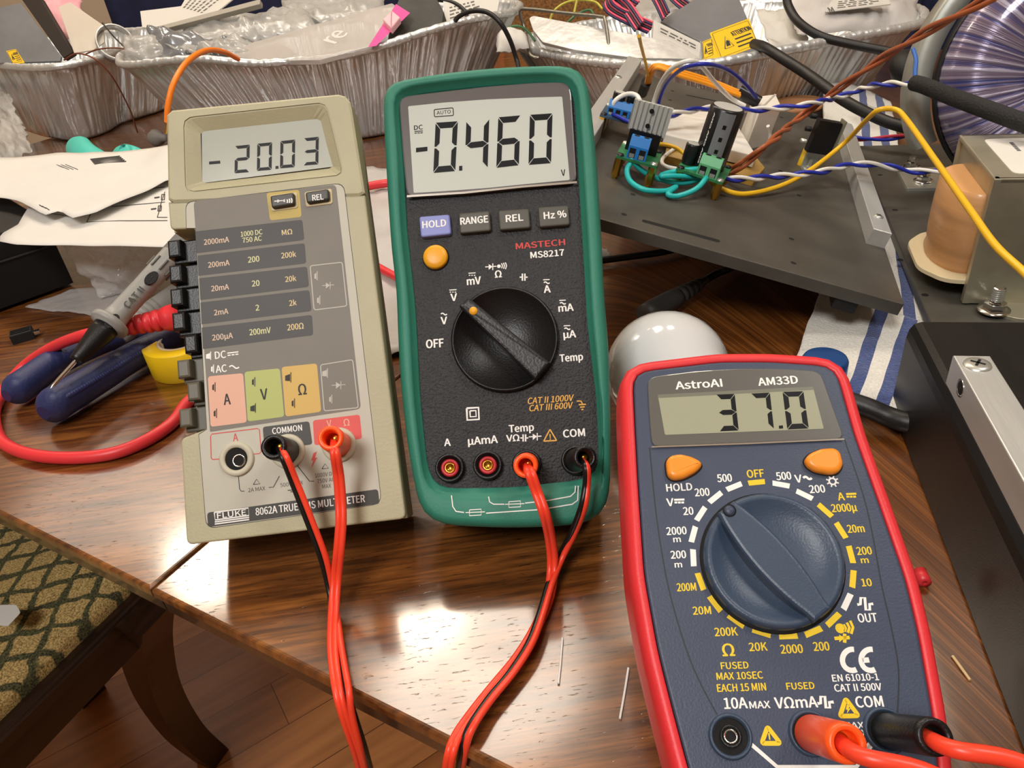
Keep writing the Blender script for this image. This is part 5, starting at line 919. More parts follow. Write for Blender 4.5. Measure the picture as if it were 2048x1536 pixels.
b = C.mb(); b.lathe([(rO*.26, -34), (rO*.8, -34), (rO*.97, -24), (rO, -8), (rO*.98, 4), (rO*.9, 14), (rO*.72, 19), (rO*.45, 17), (rO*.28, 9), (rO*.26, -34)], winding(), 96, cc, ax_); tor = b.build('round_coil', t)
at_ = tor.data.attributes.new('turn', 'FLOAT', 'POINT'); at_.data.foreach_set('value', [(i % 96)/96*8 if (i % 96) < 48 else (96-(i % 96))/96*8 for i in range(len(tor.data.vertices))])
e1 = V((0, 0, 1))-ax_*ax_.z; e1.normalize(); e2 = ax_.cross(e1)
b = C.mb(); b.loft([[cc + (e1*cos(a)+e2*sin(a))*(rO*k) + ax_*z for k, z in ((1.03, -38), (1.2, -38), (1.2, -4), (1.17, -2), (1.03, -2))] for a in [R(-118+236*i/60) for i in range(61)]], mat('grey_metal_shroud', 'a9aca6', .45, .55, vary=(30, .12)), True); b.build('shroud', tor)
b = C.mb(); b.lathe([(rO*.99, -6), (rO*1.02, 0), (rO*.99, 3)], M_cable, 72, cc, ax_); b.build('gasket', tor)
b = C.mb(); b.lathe([(.1, 19), (rO*.24, 19), (rO*.3, 17), (rO*.3, 8)], pl('blue_clamp_disc', '1f4aa0', .4), 40, cc, ax_); b.build('clamp_disc', tor)
# ---------------------------------------------------------------- black enclosure in the right corner
B0 = W(1818, 648, 48); uB = V((.962, -.274, 0)); H_ = Frame((B0.x, B0.y, 0), uB, V((.274, .962, 0)), 0)
# its left wall runs towards the camera
nl = W(2048, 1084, 48); fl_ = W(1877, 748, 48); vB = (fl_-nl); vB.z = 0; vB.normalize(); H_ = Frame((0, 0, 0), V((vB.y, -vB.x, 0)), vB, 0)
def hp_(x, y, z): q = W(x, y, z); return V((q.dot(H_.u), q.dot(H_.v)))
e0 = hp_(1840, 690, 48); eb = hp_(1818, 648, 48); xl = hp_(1877, 748, 48).x-1.0
t = thing('metal_enclosure', 'black sheet metal enclosure with an aluminium bar, lower right corner', 'enclosure', (0, 0, 0), H_.M); M_encl = mat('black_powder_coat', '121213', .4, .1, bump=(1600, .1), vary=(50, .2))
b = H_.mb(); yb = eb.y+2; b.loft([[V((xl-k+o_, y, z)) for o_, z in ((0, 1), (0, 40), (.6, 44), (2.2, 47), (5, 48), (200, 48), (200, 46.5), (6, 46.5), (2, 1))] for y, k in ((yb-330, 0), (yb, 0))], M_encl); b.build('shell', t)
b = H_.mb(); b.box(xl+3, xl+190, yb-2, yb-.6, 1, 46, M_encl); b.build('end_wall', t)
far = hp_(1905, 706, 62); b = H_.mb(); b.box(xl+2, xl+15, far.y-230, far.y, 48, 61, M_alu, .5); q = hp_(1922, 713, 61); bo = b.build('aluminium_bar', t)
b = H_.mb(); sx_, sy_ = xl+8.5, far.y-7; b.lathe([(5, 0), (4.6, .7), (3, 1.1), (.1, 1.2)], M_steel, 24, (sx_, sy_, 61)); d = V((.5, .86)); n = V((-.86, .5))
for e, f in ((d, n), (n, d)): b.flatpoly([V((sx_, sy_))+e*2.6+f*.5, V((sx_, sy_))-e*2.6+f*.5, V((sx_, sy_))-e*2.6-f*.5, V((sx_, sy_))+e*2.6-f*.5], 62.25, M_hole)
b.build('screw', bo); b = H_.mb(); b.lathe([(3, -.1), (2.8, .02), (.1, .02)], M_hole, 20, (xl+2, far.y-14, 55), (-1, 0, 0)); b.lathe([(3.2, 0), (3.6, .15), (3.0, .15)], M_chrome, 20, (xl+2, far.y-14, 55), (-1, 0, 0)); b.build('threaded_hole', bo)
cable('cable', 'thick black cable from behind the red meter to the enclosure', [W(1690, 800, 12), W(1735, 815, 11), W(1775, 832, 9), W(1815, 845, 9), W(1860, 850, 9)], 5, M_cable)
# ---------------------------------------------------------------- foil pans and what lies in them
def foil(name='crinkled_foil', c='d3d6d6', me=.62):
    m = bpy.data.materials.new(name); m.use_nodes = True; N, L = nodes(m); b = N['Principled BSDF']
    b.inputs['Base Color'].default_value = hexc(c); b.inputs['Metallic'].default_value = me; b.inputs['Roughness'].default_value = .38
    tc = N.new('ShaderNodeTexCoord'); t = N.new('ShaderNodeTexNoise'); t.inputs['Scale'].default_value = 45; t.inputs['Detail'].default_value = 4; mp = N.new('ShaderNodeMapping'); mp.inputs['Scale'].default_value = (1, 1, .12)
    L.new(tc.outputs['Object'], mp.inputs[0]); L.new(mp.outputs[0], t.inputs['Vector']); bp = N.new('ShaderNodeBump'); bp.inputs['Strength'].default_value = .8; bp.inputs['Distance'].default_value = .005; L.new(t.outputs[0], bp.inputs['Height']); L.new(bp.outputs[0], b.inputs['Normal']); return m
M_foil = foil(); M_foil_b = foil('wood_reflection_foil', '9c8470', .85)  # second foil has the wood's brown reflection put into its colour
def pan(name, label, rim, k, seed, roll=4.5, depth=3.6, M_foil=M_foil):
    # rim: closed loop of 3D points; walls lean inward to the base and are crumpled into upright pleats
    P3 = spline(list(rim) + [rim[0], rim[1]], 12); P3 = P3[:-12]; n = 840; P3 = resample(P3, n)
    for _ in range(120): P3 = [(P3[i-1]+P3[i]*2+P3[(i+1) % n])/4 for i in range(n)]
    if sum(P3[i-1].x*P3[i].y-P3[i].x*P3[i-1].y for i in range(n)) < 0: P3 = P3[::-1]
    P = [V((p.x, p.y)) for p in P3]; Z = [p.z for p in P3]; c = sum(P, V((0, 0)))/n; t = thing(name, label, 'foil pan', (c.x, c.y, 0)); X = local((c.x, c.y, 0)); b = MB(X)
    nrm = [((P[(i+1) % n]-P[i-1]).normalized()) for i in range(n)]; nrm = [V((q.y, -q.x)) for q in nrm]; arc = [0]
    for i in range(n): arc.append(arc[-1]+(P[(i+1) % n]-P[i]).length)
    def crk(i, s):
        q = arc[i]; a = noise.noise(V((q/7+s*.6, seed, s*.7))); e = noise.noise(V((q/19+s*.5, seed+5, s*.6))); g_ = noise.noise(V((q/60, seed+9, s)))
        return depth*(.9-2.4*abs(a)) + depth*1.1*e + depth*1.4*g_
    S = (0, .03, .1, .2, .3, .4, .5, .6, .7, .8, .9, .97, 1); L = []
    for s in S:
        f = k + (1-k)*s; L.append([V((*(c + (P[i]-c)*f + nrm[i]*crk(i, s)*(.2 if s < .02 else 1)*(.25 if s > .98 else 1)), 1.5 + (Z[i]-1.5)*s)) for i in range(n)])
    inner = [[V((p.x-nrm[i].x*.8, p.y-nrm[i].y*.8, p.z+.6)) for i, p in enumerate(l)] for l in L]
    b.loft(inner[::-1]+L, M_foil, True, (False, False)); b.add(inner[0], [tuple(range(n))], M_foil); b.add(L[0], [tuple(range(n-1, -1, -1))], M_foil); b.build('pan_body', t)
    b = MB(X); R_ = []
    for a in range(9):
        g = a/8*1.6*pi; R_.append([V((*(P[i] + nrm[i]*(roll - roll*cos(g)*.95 + roll*.35*noise.noise(V((arc[i]/5, seed, 3))))), Z[i] + roll*sin(g)*(1+.3*noise.noise(V((arc[i]/9, seed, 7)))))) for i in range(n)])
    b.loft(R_, M_foil, True, (False, False)); b.build('rolled_rim', t); return t, X
def loop_px(front, z, back): return [W(x, y, z) for x, y in front] + [V(p) for p in back]
ea, eb_ = W(238, 114, 112), W(1040, 12, 112); ec = (ea+eb_)/2; eA = (eb_-ea).length/2; eu = (eb_-ea).normalized(); ev = V((-eu.y, eu.x, 0)); front = []
for q in ((250, 128), (279, 128), (316, 123), (356, 119), (406, 116), (457, 121), (518, 126), (590, 121), (656, 115), (744, 97), (832, 68), (920, 43), (978, 31), (1022, 25)):
    r_ = ray(*q); a0 = V((-ec.dot(eu)/eA, -ec.dot(ev)/140)); a1 = V((r_.x*eu.x+r_.y*eu.y, 0)); a1 = V(((r_.x*eu.x+r_.y*eu.y)/eA, (r_.x*ev.x+r_.y*ev.y)/140)); a0 = V((-(ec.x*eu.x+ec.y*eu.y)/eA, -(ec.x*ev.x+ec.y*ev.y)/140))
    A2, B2, C2 = a1.dot(a1), 2*a0.dot(a1), a0.dot(a0)-1; tt = (-B2-math.sqrt(max(0, B2*B2-4*A2*C2)))/2/A2; front.append(V((r_.x*tt, r_.y*tt, CAMH+r_.z*tt)))
back = [V((*(ec + eu*(eA*cos(a)) + ev*(140*sin(a))).xy, 112)) for a in [R(8+164*i/12) for i in range(13)]]
t, X_ = pan('foil_pan', 'large oval foil roasting pan full of clear bags, behind the tan and green meters', front + back, .72, 3)
lf = [W(x, y, 103) for x, y in ((-90, 112), (0, 128), (60, 134), (110, 134), (160, 125), (205, 112), (240, 98))]
pan('foil_pan', 'dull foil pan at the far left holding bags', lf + [V((-440, 1270, 103)), V((-500, 1380, 103)), V((-640, 1430, 103)), V((-800, 1380, 103)), V((-880, 1250, 103)), V((-840, 1120, 103))], .78, 8)
rf = [W(x, y, 72) for x, y in ((1036, 84), (1060, 97), (1110, 108), (1180, 121), (1260, 127), (1340, 130), (1420, 126), (1520, 108), (1600, 92), (1700, 73), (1800, 55), (1838, 42))]
t, X_ = pan('foil_pan', 'rectangular foil pan with a wire handle, behind the circuit boards', rf + [V((520, 960, 72)), V((450, 1090, 72)), V((330, 1150, 72)), V((170, 1120, 72)), V((80, 1060, 72)), V((50, 1010, 72))], .8, 14, 5, 2.6)
b = MB(X_); b.tube([W(1078, 116, 70), W(1060, 108, 74), Q(1050, 60, 985), Q(1040, 22, 985), Q(1060, 18, 975), Q(1130, 26, 935), Q(1200, 33, 895), Q(1210, 40, 886), Q(1217, 85, 870), Q(1226, 128, 850), Q(1240, 134, 848)], 2, mat('dull_steel_wire', '8c8a80', .4, .9), 8, 5); b.build('wire_handle', t)
M_asb = mat('antistatic_bag', '8d9196', .18, .35, coat=.4, bump=(70, .5), vary=(12, .25)); M_pinkf = mat('pink_film', 'e7a9b4', .3, alpha=.8, bump=(80, .5)); M_foam = mat('dark_grey_foam', '4b4a46', .85, bump=(500, .5), vary=(60, .2)); M_lab = mat('label_paper', 'c4c1ba', .6); M_print = pl('faint_label_ink', '54524e', .6)
M_stick = pl('yellow_sticker', 'dcb51c', .45); M_mag = mat('magenta_zip', 'e0509a', .35, alpha=.95); M_nav = mat('navy_cloth', '1c2244', .9, vary=(40, .3), bump=(400, .4)); M_foam2 = mat('white_foam', 'cbc8c2', .6, bump=(300, .1)); M_opal = mat('translucent_sheet', 'cfc6b8', .35, alpha=.8)
def card(name, label, cat, c3, mt, th=2, cut=None, r=1, extra=None, group=None):
    """a flat slab whose outline is seen at c3 = [(px,py,y) x3] (origin, along, across); cut = outline in the photo"""
    o, a, c = [Q(*q) for q in c3]; fr = Frame(o, a-o, c-o, th); 
    if fr.w.dot(V((0, 0, CAMH))-o) < 0: fr = Frame(o, c-o, a-o, th)
    t = thing(name, label, cat, fr.base, fr.M, group); m = fr.mb(); P = rounded(fr.pts(cut), r, 3); m.prism(P, -th, 0, mt, min(.5, th*.3), 2)
    m.build('sheet' if th < 4 else 'block', t)
    if extra: extra(fr, t)
    return t, fr
def rows(fr, t, P, nr, mt=None, name='printed_label', txt='', hpx=0):
    """a label patch with rows of print"""
    m = fr.mb(); q = fr.pts(P); m.flatpoly(q, .12, M_lab); rnd = random.Random(nr)
    for i in range(nr):
        y = (i+.7)/(nr+.5); a = q[0].lerp(q[3], y); c = q[1].lerp(q[2], y); x = .06
        while x < .85:
            wd = rnd.uniform(.05, .2); m.ribbon([a.lerp(c, x), a.lerp(c, min(.94, x+wd))], (q[3]-q[0]).length/(nr+1)*.5, .16, M_print); x += wd+.05
    m.build(name, t)
def sticker(fr, t, P, big=True):
    m = fr.mb(); q = fr.pts(P); m.flatpoly(rounded(q, 1.5), .14, M_stick); u, v = (q[1]-q[0]), (q[3]-q[0]); at = lambda x, y: q[0]+u*x+v*y
    iq = [at(.05, .06), at(.95, .06), at(.95, .94), at(.05, .94)]; m.ribbon(rounded(iq, 1.5)+[rounded(iq, 1.5)[0]], .6, .18, M_line); a = math.atan2(u.y, u.x)
    m.ribbon([at(.2, .72), at(.42, .72), at(.31, .3), at(.2, .72)], 1.0, .18, M_line); m.flatpoly([at(.26, .66), at(.36, .66), at(.36, .5), at(.31, .44), at(.27, .52)], .18, M_line)
    k = at(.7, .32); m.text('ATTENTION', k.x, k.y, v.length*.16, M_line, .2, u.length*.46, .03, 0, a)
    for j in range(3): k = at(.7, .52+j*.14); m.ribbon([k-u*.2, k+u*.2], v.length*.05, .18, M_line)
    m.build('warning_sticker', t)
# left pan
card('antistatic_bag', 'grey antistatic bag with yellow sticker standing in the far left pan', 'bag', [(0, 125, 1130), (120, 122, 1120), (0, 30, 1190)], M_asb, 3, [(-30, 20), (42, 6), (122, 112), (120, 122), (0, 126), (-30, 126)], 1, lambda f, t: sticker(f, t, [(12, 102), (32, 98), (50, 126), (26, 128)]))
card('black_strip', 'long dark plastic strip leaning across the far left pan', 'strip', [(124, 116, 1128), (145, 106, 1128), (43, 0, 1210)], mat('dark_brown_plastic', '2c2622', .5), 8, [(40, -6), (80, -6), (145, 104), (126, 116)])
flat('plastic_bag', 'pink plastic bag between dark strip and milky sheet, far left pan', 'bag', [Q(80, -10, 1290), Q(165, -10, 1290), Q(165, 70, 1180), Q(108, 80, 1180)], M_pinkf, 14, 12, 8, .03, .6, 5, 31, 10)
card('plastic_sheet', 'milky translucent plastic sheet sticking up in the far left pan', 'sheet', [(148, 106, 1110), (205, 92, 1110), (118, 14, 1180)], M_opal, 2, [(116, 14), (140, 4), (206, 50), (208, 84), (186, 100), (148, 106)])
b = MB(); b.lathe([(22, 0), (24, 0), (24, 14), (22, 14), (22, 0)], M_alu, 32, Q(230, 92, 1130), V((.5, -.7, .45))); tag(b.build('metal_ring'), 'silver metal ring lying at the rim between the two left pans', 'ring')
cable('wire', 'thin brown wire arching over the far left pan rim', [Q(275, 265, 1050), Q(262, 225, 1040), Q(240, 180, 1030), Q(218, 145, 1020), Q(190, 118, 1015), Q(155, 107, 1020), Q(128, 120, 1030)], 1.0, mat('brown_enamel', '7a4332', .35, .3), 'wire', None, 6)
cable('wire', 'thin dark red wire lying across the two left pans', [Q(172, 108, 1050), Q(195, 99, 1040), Q(225, 96, 1030), Q(255, 98, 1000)], .9, mat('brown_enamel', '7a4332', .35, .3), 'wire', None, 6)
cable('wire', 'black and tan wire ends crossing above the left pan rim', [Q(205, 46, 1090), Q(218, 62, 1080), Q(232, 78, 1070), Q(250, 95, 1010)], 1.1, M_blkw, 'wire', None, 6)
# middle pan: fill with bags and labels
card('label_sheet', 'white label sheet with rows of print at back of the oval pan', 'label', [(283, 55, 1010), (420, 24, 1010), (281, 20, 1060)], M_lab, 1.5, [(280, 22), (362, 12), (372, -6), (470, -6), (430, 26), (300, 56), (284, 54)], 1, lambda f, t: rows(f, t, [(362, 16), (378, -5), (452, -5), (405, 30)], 6))
card('shelf_rod', 'grey rod lying across the back of the oval pan', 'rod', [(310, 62, 1000), (520, 2, 1000), (308, 55, 1004)], mat('grey_rod', '9a9488', .5), 7, [(312, 62), (520, 8), (520, -2), (318, 52)])
for nm, lb, C_, mm, sd, bl in (('plastic_bag', 'crumpled clear bag at the left end of the oval pan', [(245, 60, 985), (330, 75, 985), (345, 118, 945), (250, 118, 950)], M_film2, 41, 8),
        ('plastic_bag', 'shiny bag of dark parts in the left half of the oval pan', [(290, 55, 990), (450, 78, 975), (480, 112, 935), (320, 118, 935)], M_asb, 42, 7),
        ('plastic_bag', 'white crumpled bag at the back middle of the oval pan', [(360, 45, 1040), (620, 20, 1030), (640, 75, 965), (370, 82, 975)], M_film2, 43, 12),
        ('plastic_bag', 'pale bag lying on the front rim of the oval pan', [(330, 88, 950), (560, 82, 945), (600, 118, 900), (430, 116, 905)], M_film2, 44, 7),
        ('plastic_bag', 'cloudy bag at the back right of the oval pan', [(560, -5, 1090), (770, -10, 1080), (770, 40, 1000), (570, 45, 1010)], M_film2, 45, 10)):
    flat(nm, lb, 'bag', [Q(*q) for q in C_], mm, 26, 16, 9, .022, .6, bl, sd, 14)
card('zip_bag', 'clear zip bag with magenta zip lying on the oval pan', 'bag', [(560, 118, 880), (742, 92, 880), (600, 62, 930)], mat('clear_zip_bag', 'c9c3bd', .18, alpha=.6, coat=.5, bump=(60, .6)), 5, [(455, 112), (500, 86), (640, 46), (784, 6), (808, 24), (742, 92), (640, 120), (540, 121)], 2,
     lambda f, t: [(lambda m: (f.poly(m, [(736, 94), (792, 8), (820, 26), (752, 92)], M_mag, .2), m.build('zip_strip', t)))(f.mb()), (lambda m: (m.prism(rounded(f.pts([(768, 50), (786, 32), (803, 46), (785, 68)]), 1.5), 0, 7, mat('pale_pink_slider', 'eab4bd', .35), 1.5, 2), m.build('zip_slider', t)))(f.mb()), (lambda m: (f.text(m, 're', 668, 72, 22, M_foam2, 40, .3, .02, 0, .9), m.build('lettering', t)))(f.mb())])
card('foam_block', 'dark grey foam block at the right end of the oval pan', 'block', [(774, 84, 930), (884, 50, 930), (795, 0, 975)], M_foam, 30, [(786, 30), (800, -8), (870, -8), (887, 22), (883, 54), (800, 78), (774, 86)], 2)
card('label_card', 'white printed card standing at right end of the oval pan', 'label', [(890, 54, 975), (990, 30, 975), (888, 10, 1000)], M_lab, 2, [(886, 2), (905, -6), (1000, -6), (994, 28), (892, 56)], 1, lambda f, t: rows(f, t, [(895, 12), (960, -4), (965, 22), (896, 44)], 4))
cable('cable', 'black cable curling out of the right end of the oval pan', [Q(905, 50, 930), Q(918, 33, 915), Q(945, 22, 900), Q(975, 25, 890), Q(1000, 45, 880), Q(1020, 80, 880), Q(1034, 122, 880), Q(1040, 150, 860)], 2.6, M_cable)
cable('cable', 'black cable loop at the back right of the oval pan', [Q(878, 0, 1010), Q(908, 6, 1000), Q(930, 22, 985), Q(936, 44, 965)], 2.4, M_cable)
# right pan
card('mailer_bag', 'shiny silver white bag lying along the front rim of rectangular pan', 'bag', [(1085, 84, 905), (1260, 112, 840), (1062, 34, 950)], mat('silver_white_film', 'b9b8b5', .25, .25, coat=.4, bump=(50, .7)), 4, [(1058, 36), (1066, 31), (1220, 60), (1340, 82), (1404, 118), (1270, 116), (1150, 100), (1085, 84), (1066, 60)], 3)
card('foam_board', 'white foam board with print standing in the rectangular pan', 'board', [(1322, 86, 850), (1402, 124, 840), (1310, 41, 870)], M_foam2, 5, [(1308, 40), (1402, 86), (1401, 124), (1306, 78)], .5, lambda f, t: rows(f, t, [(1316, 50), (1396, 90), (1396, 104), (1316, 66)], 2))
card('antistatic_bag', 'grey antistatic bag with two yellow stickers in the rectangular pan', 'bag', [(1404, 120, 830), (1515, 100, 830), (1400, 30, 900)], M_asb, 3, [(1320, 42), (1400, -8), (1476, -8), (1522, 102), (1404, 120), (1402, 84)], 2, lambda f, t: [sticker(f, t, [(1419, 66), (1498, 37), (1517, 92), (1440, 120)]), sticker(f, t, [(1404, 84), (1424, 76), (1440, 117), (1407, 120)])])
flat('plastic_bag', 'white bag with printed label at the right end of rectangular pan', 'bag', [Q(1570, -8, 930), Q(1838, -2, 930), Q(1828, 58, 880), Q(1600, 70, 850)], mat('white_bag_film', 'c2bebb', .35), 24, 14, 6, .02, .6, 12, 51, 8)
card('shipping_label', 'printed shipping label on the white bag, right end of pan', 'label', [(1655, 22, 872), (1770, 10, 872), (1660, -4, 895)], M_lab, 1, [(1650, 24), (1668, -8), (1775, -8), (1782, 8)], .5, lambda f, t: [rows(f, t, [(1672, 2), (1760, -8), (1765, 8), (1668, 20)], 4), (lambda m: (f.text(m, 'M', 1662, 19, 9, M_print, 10, .2), m.build('lettering', t)))(f.mb())])
flat('paper_sheet', 'white crumpled sheet between the stickers and the white bag', 'paper', [Q(1512, 20, 960), Q(1600, 15, 930), Q(1620, 90, 850), Q(1540, 98, 840)], M_lab, 14, 12, 7, .03, .5, 1, 61, 6)
flat('plastic_bag', 'white bag at the back of the rectangular pan near ribbon cables', 'bag', [Q(1265, -5, 1010), Q(1400, -5, 1000), Q(1330, 50, 910), Q(1240, 60, 930)], M_film2, 14, 12, 7, .03, .6, 6, 71, 8)
M_rib = [pl('ribbon_navy', '23284f', .4), pl('ribbon_pink', 'd8506a', .4), pl('ribbon_dark', '1c1d2c', .4), pl('ribbon_maroon', '7a2436', .4)]
def ribbon_cable(label, pts, nw=6, r=1.3):
    p = spline(pts, 8); d = V((.75, .1, .65)).normalized(); c0 = V(pts[0]); t = thing('ribbon_cable', label, 'cable', (c0.x, c0.y, max(0, c0.z-20))); X = local((c0.x, c0.y, max(0, c0.z-20)))
    for k in range(nw): b = MB(X); b.tube([q+d*(k*2*r*.95) for q in p], r, M_rib[k % 4], 6, 0); b.build('conductor', t)
ribbon_cable('navy and pink ribbon cable looped in the rectangular pan, front loop', [Q(1295, 66, 870), Q(1250, 46, 890), Q(1215, 26, 905), Q(1208, 8, 915), Q(1222, 6, 925), Q(1245, 25, 900), Q(1270, 62, 870)])
ribbon_cable('navy and pink ribbon cable rising out of frame behind the front loop', [Q(1262, 22, 930), Q(1246, 10, 945), Q(1235, -8, 960)], 6)
ribbon_cable('navy and pink ribbon cable hanging beside the grey antistatic bag', [Q(1300, -10, 910), Q(1312, 12, 895), Q(1325, 40, 880)], 5)
ribbon_cable('navy and pink ribbon cable crossing the top edge above grey bag', [Q(1330, -12, 960), Q(1350, 8, 940), Q(1368, 22, 925)], 5)
M_gy = pl('green_yellow_wire', 'b9b13f', .4); M_gr = pl('green_wire', '3f6b45', .4)
for lb, pts, mm in (('yellow wire arching up behind the silver white bag', [Q(1100, 40, 960), Q(1108, 22, 965), Q(1130, 6, 970), Q(1160, 0, 975), Q(1190, 4, 970), Q(1205, 18, 960)], M_gy), ('yellow wire standing up beside the arching one', [Q(1147, 35, 955), Q(1150, 18, 960), Q(1156, -8, 965)], M_gy), ('green wire loop left of the ribbon cables', [Q(1135, 45, 950), Q(1155, 28, 955), Q(1180, 20, 960), Q(1190, 36, 945)], M_gr), ('green wire arching at the left corner of the rectangular pan', [Q(1003, 76, 960), Q(1015, 58, 955), Q(1035, 52, 950), Q(1055, 62, 950), Q(1070, 82, 940)], M_gr)):
    cable('wire', lb, pts, 1.5, mm, 'wire', None, 6)
flat('plastic_bag', 'small white bundle between the oval and rectangular pans', 'bag', [Q(995, 72, 960), Q(1050, 62, 960), Q(1060, 95, 930), Q(990, 102, 920)], M_foam2, 12, 10, 4, .05, .6, 12, 81, 4)
# behind everything
M_wick = mat('cane_weave', '9b6b38', .7, vary=(220, .6), bump=(260, .9)); M_cf = mat('honey_wood', '9a5a30', .4, vary=(20, .3), stretch=(6, 6, 1))
ch = Q(1180, 20, 1560); t = thing('dining_chair', 'honey wood chair with woven cane back across the table', 'chair', (ch.x, ch.y, -750)); b = MB(); zt = 750
for x in (-190, 190): b.box(x-18, x+18, -18, 18, 0, zt+260, M_cf, 5)
b.box(-190, 190, -12, 12, zt+225, zt+260, M_cf, 5); b.box(-190, 190, -12, 12, zt-160, zt-125, M_cf, 5); b.build('back_frame', t)
b = MB(); b.box(-172, 172, -4, 4, zt-125, zt+225, M_wick); b.build('cane_panel', t); b = MB(); b.box(-220, 220, 0, 430, zt-320, zt-280, M_cf, 12); b.build('seat', t)
for x, y in ((-190, 0), (190, 0), (-190, 400), (190, 400)):
    b = MB(); b.box(x-17, x+17, y-17, y+17, 0, zt-318, M_cf, 3); b.build('leg', t)
for lb, px0, px1, yy, zz in (('dark navy cloth draped over a chair back behind oval pan', 215, 905, 1900, 150), ('dark navy cloth draped behind the rectangular pan at right', 1790, 2080, 1300, 140)):
    a, c = Q(px0, 20, yy), Q(px1, 20, yy); b = MB(); n = 40; L = []
    for z in (zz, zz-60, zz-160, zz-330, zz-560): L.append([V((a.x+(c.x-a.x)*i/n, a.y+18*sin(i*.9)*(.3+(zz-z)/400), z)) for i in range(n+1)])
    L2 = [[p+V((0, 30, 0)) for p in l] for l in L]; b.loft([l + l2[::-1] for l, l2 in zip(L, L2)], M_nav, True); tag(b.build('cloth'), lb, 'cloth')
# ---------------------------------------------------------------- loose wires over the electronics on the right
M_bw = pl('royal_blue_wire', '2430a0', .35); M_ww = pl('white_wire', 'e4e2da', .4); M_brw = pl('brown_wire', 'a1552f', .4); M_yw = pl('yellow_wire', 'e6b51e', .4); M_tw = pl('teal_wire', '25b3b0', .35); M_ow = pl('amber_wire', 'f09a20', .4)
def EP(x, y, w): q = E.uv(x, y, w); return E.pt(q.x, q.y, w)
def pair(label, pts, r, ms, turns, nm='wire_pair', cat='wire'):
    t = thing(nm, label, cat, V(pts[0])); X = local(V(pts[0])); A_ = twist(None, pts, r, ms, turns)
    for p, m_ in zip(A_, ms): b = MB(X); b.tube(p, r, m_, 7, 0); b.build('wire', t)
    return t, X
pair('blue and white twisted pair running from the heat sink board to black sleeve', [EP(1310, 240, 24), EP(1350, 228, 26), EP(1420, 216, 30), EP(1490, 220, 34), EP(1560, 216, 38), EP(1620, 208, 44), Q(1690, 190, 560), Q(1750, 170, 530), Q(1828, 168, 502)], 1.25, (M_bw, M_ww), 7)
pair('blue and white twisted pair from capacitor board to the orange coil', [EP(1420, 356, 8), EP(1480, 358, 8), EP(1560, 352, 10), EP(1640, 344, 14), W(1700, 330, 50), W(1760, 330, 48), W(1820, 342, 42), W(1885, 342, 42)], 1.25, (M_bw, M_ww), 5)
pair('brown twisted pair slanting from capacitor board to top right', [EP(1462, 342, 8), EP(1490, 325, 16), EP(1540, 285, 30), Q(1600, 235, 580), Q(1680, 175, 540), Q(1760, 120, 500), Q(1850, 65, 450), Q(1950, 12, 410), Q(1990, -10, 400)], 1.5, (M_brw, M_brw), 3.5)
pair('red and navy wire pair crossing behind the aluminium bar', [EP(1680, 270, 6), W(1720, 278, 34), W(1780, 276, 32), W(1840, 268, 30)], 1.3, (pl('crimson_wire', 'b8354a', .4), M_bw), 1)
cable('wire', 'long yellow wire from capacitor board arching down the right edge', [EP(1420, 360, 6), EP(1445, 378, 4), EP(1490, 388, 3), EP(1560, 372, 6), EP(1620, 340, 14), W(1690, 285, 64), W(1735, 238, 90), W(1758, 220, 98), W(1790, 219, 98), W(1812, 238, 96), W(1870, 320, 92), W(1940, 420, 90), W(1990, 490, 88), W(2048, 545, 86), W(2080, 580, 84)], 1.6, M_yw, 'wire')
cable('wire', 'short yellow wire between the heat sink and capacitor boards', [EP(1316, 288, 12), EP(1335, 290, 13), EP(1355, 297, 14), EP(1374, 312, 12)], 1.3, M_yw, 'wire')
for lb, pts in (('teal wire from blue terminal curving under capacitor board, upper strand', [EP(1260, 302, 16), EP(1263, 318, 14), EP(1285, 342, 8), EP(1320, 358, 5), EP(1365, 366, 4), EP(1400, 356, 8), EP(1350, 352, 9), EP(1322, 352, 8), EP(1345, 344, 9), EP(1405, 337, 14)]), ('teal wire looping lowest from blue terminal to green terminal', [EP(1277, 308, 16), EP(1262, 325, 12), EP(1254, 342, 8), EP(1262, 364, 4), EP(1290, 380, 3), EP(1330, 382, 3), EP(1352, 374, 4), EP(1336, 388, 3), EP(1356, 392, 3), EP(1395, 376, 8), EP(1420, 345, 14)])):
    cable('wire', lb, pts, 1.7, M_tw, 'wire')
cable('wire', 'white wire arching from blue terminal strip to heat sink board', [EP(1222, 222, 18), EP(1232, 200, 26), EP(1256, 188, 30), EP(1276, 194, 30), EP(1284, 222, 26)], 1.6, M_ww, 'wire')
cable('wire', 'blue wire from terminal strip bending round to the heat sink', [EP(1222, 226, 17), EP(1240, 235, 17), EP(1262, 244, 17), EP(1285, 236, 20)], 1.3, M_bw, 'wire')
cable('wire', 'white wire rising high over the boards and out behind', [EP(1302, 225, 16), EP(1310, 196, 26), EP(1322, 165, 40), EP(1345, 136, 58), EP(1378, 122, 66), EP(1402, 132, 62), EP(1430, 165, 48), EP(1460, 195, 34), EP(1490, 212, 30)], 1.5, M_ww, 'wire')
cable('wire', 'royal blue wire arching high over the boards to black sleeve', [EP(1314, 226, 16), EP(1320, 198, 26), EP(1335, 165, 42), EP(1365, 138, 60), EP(1408, 128, 68), EP(1455, 140, 62), EP(1490, 168, 52), EP(1512, 195, 42)], 1.3, M_bw, 'wire')
t = thing('wire_bundle', 'amber wires with black sleeve ends arching over the boards', 'wire', EP(1290, 180, 10)); X = local(EP(1290, 180, 10))
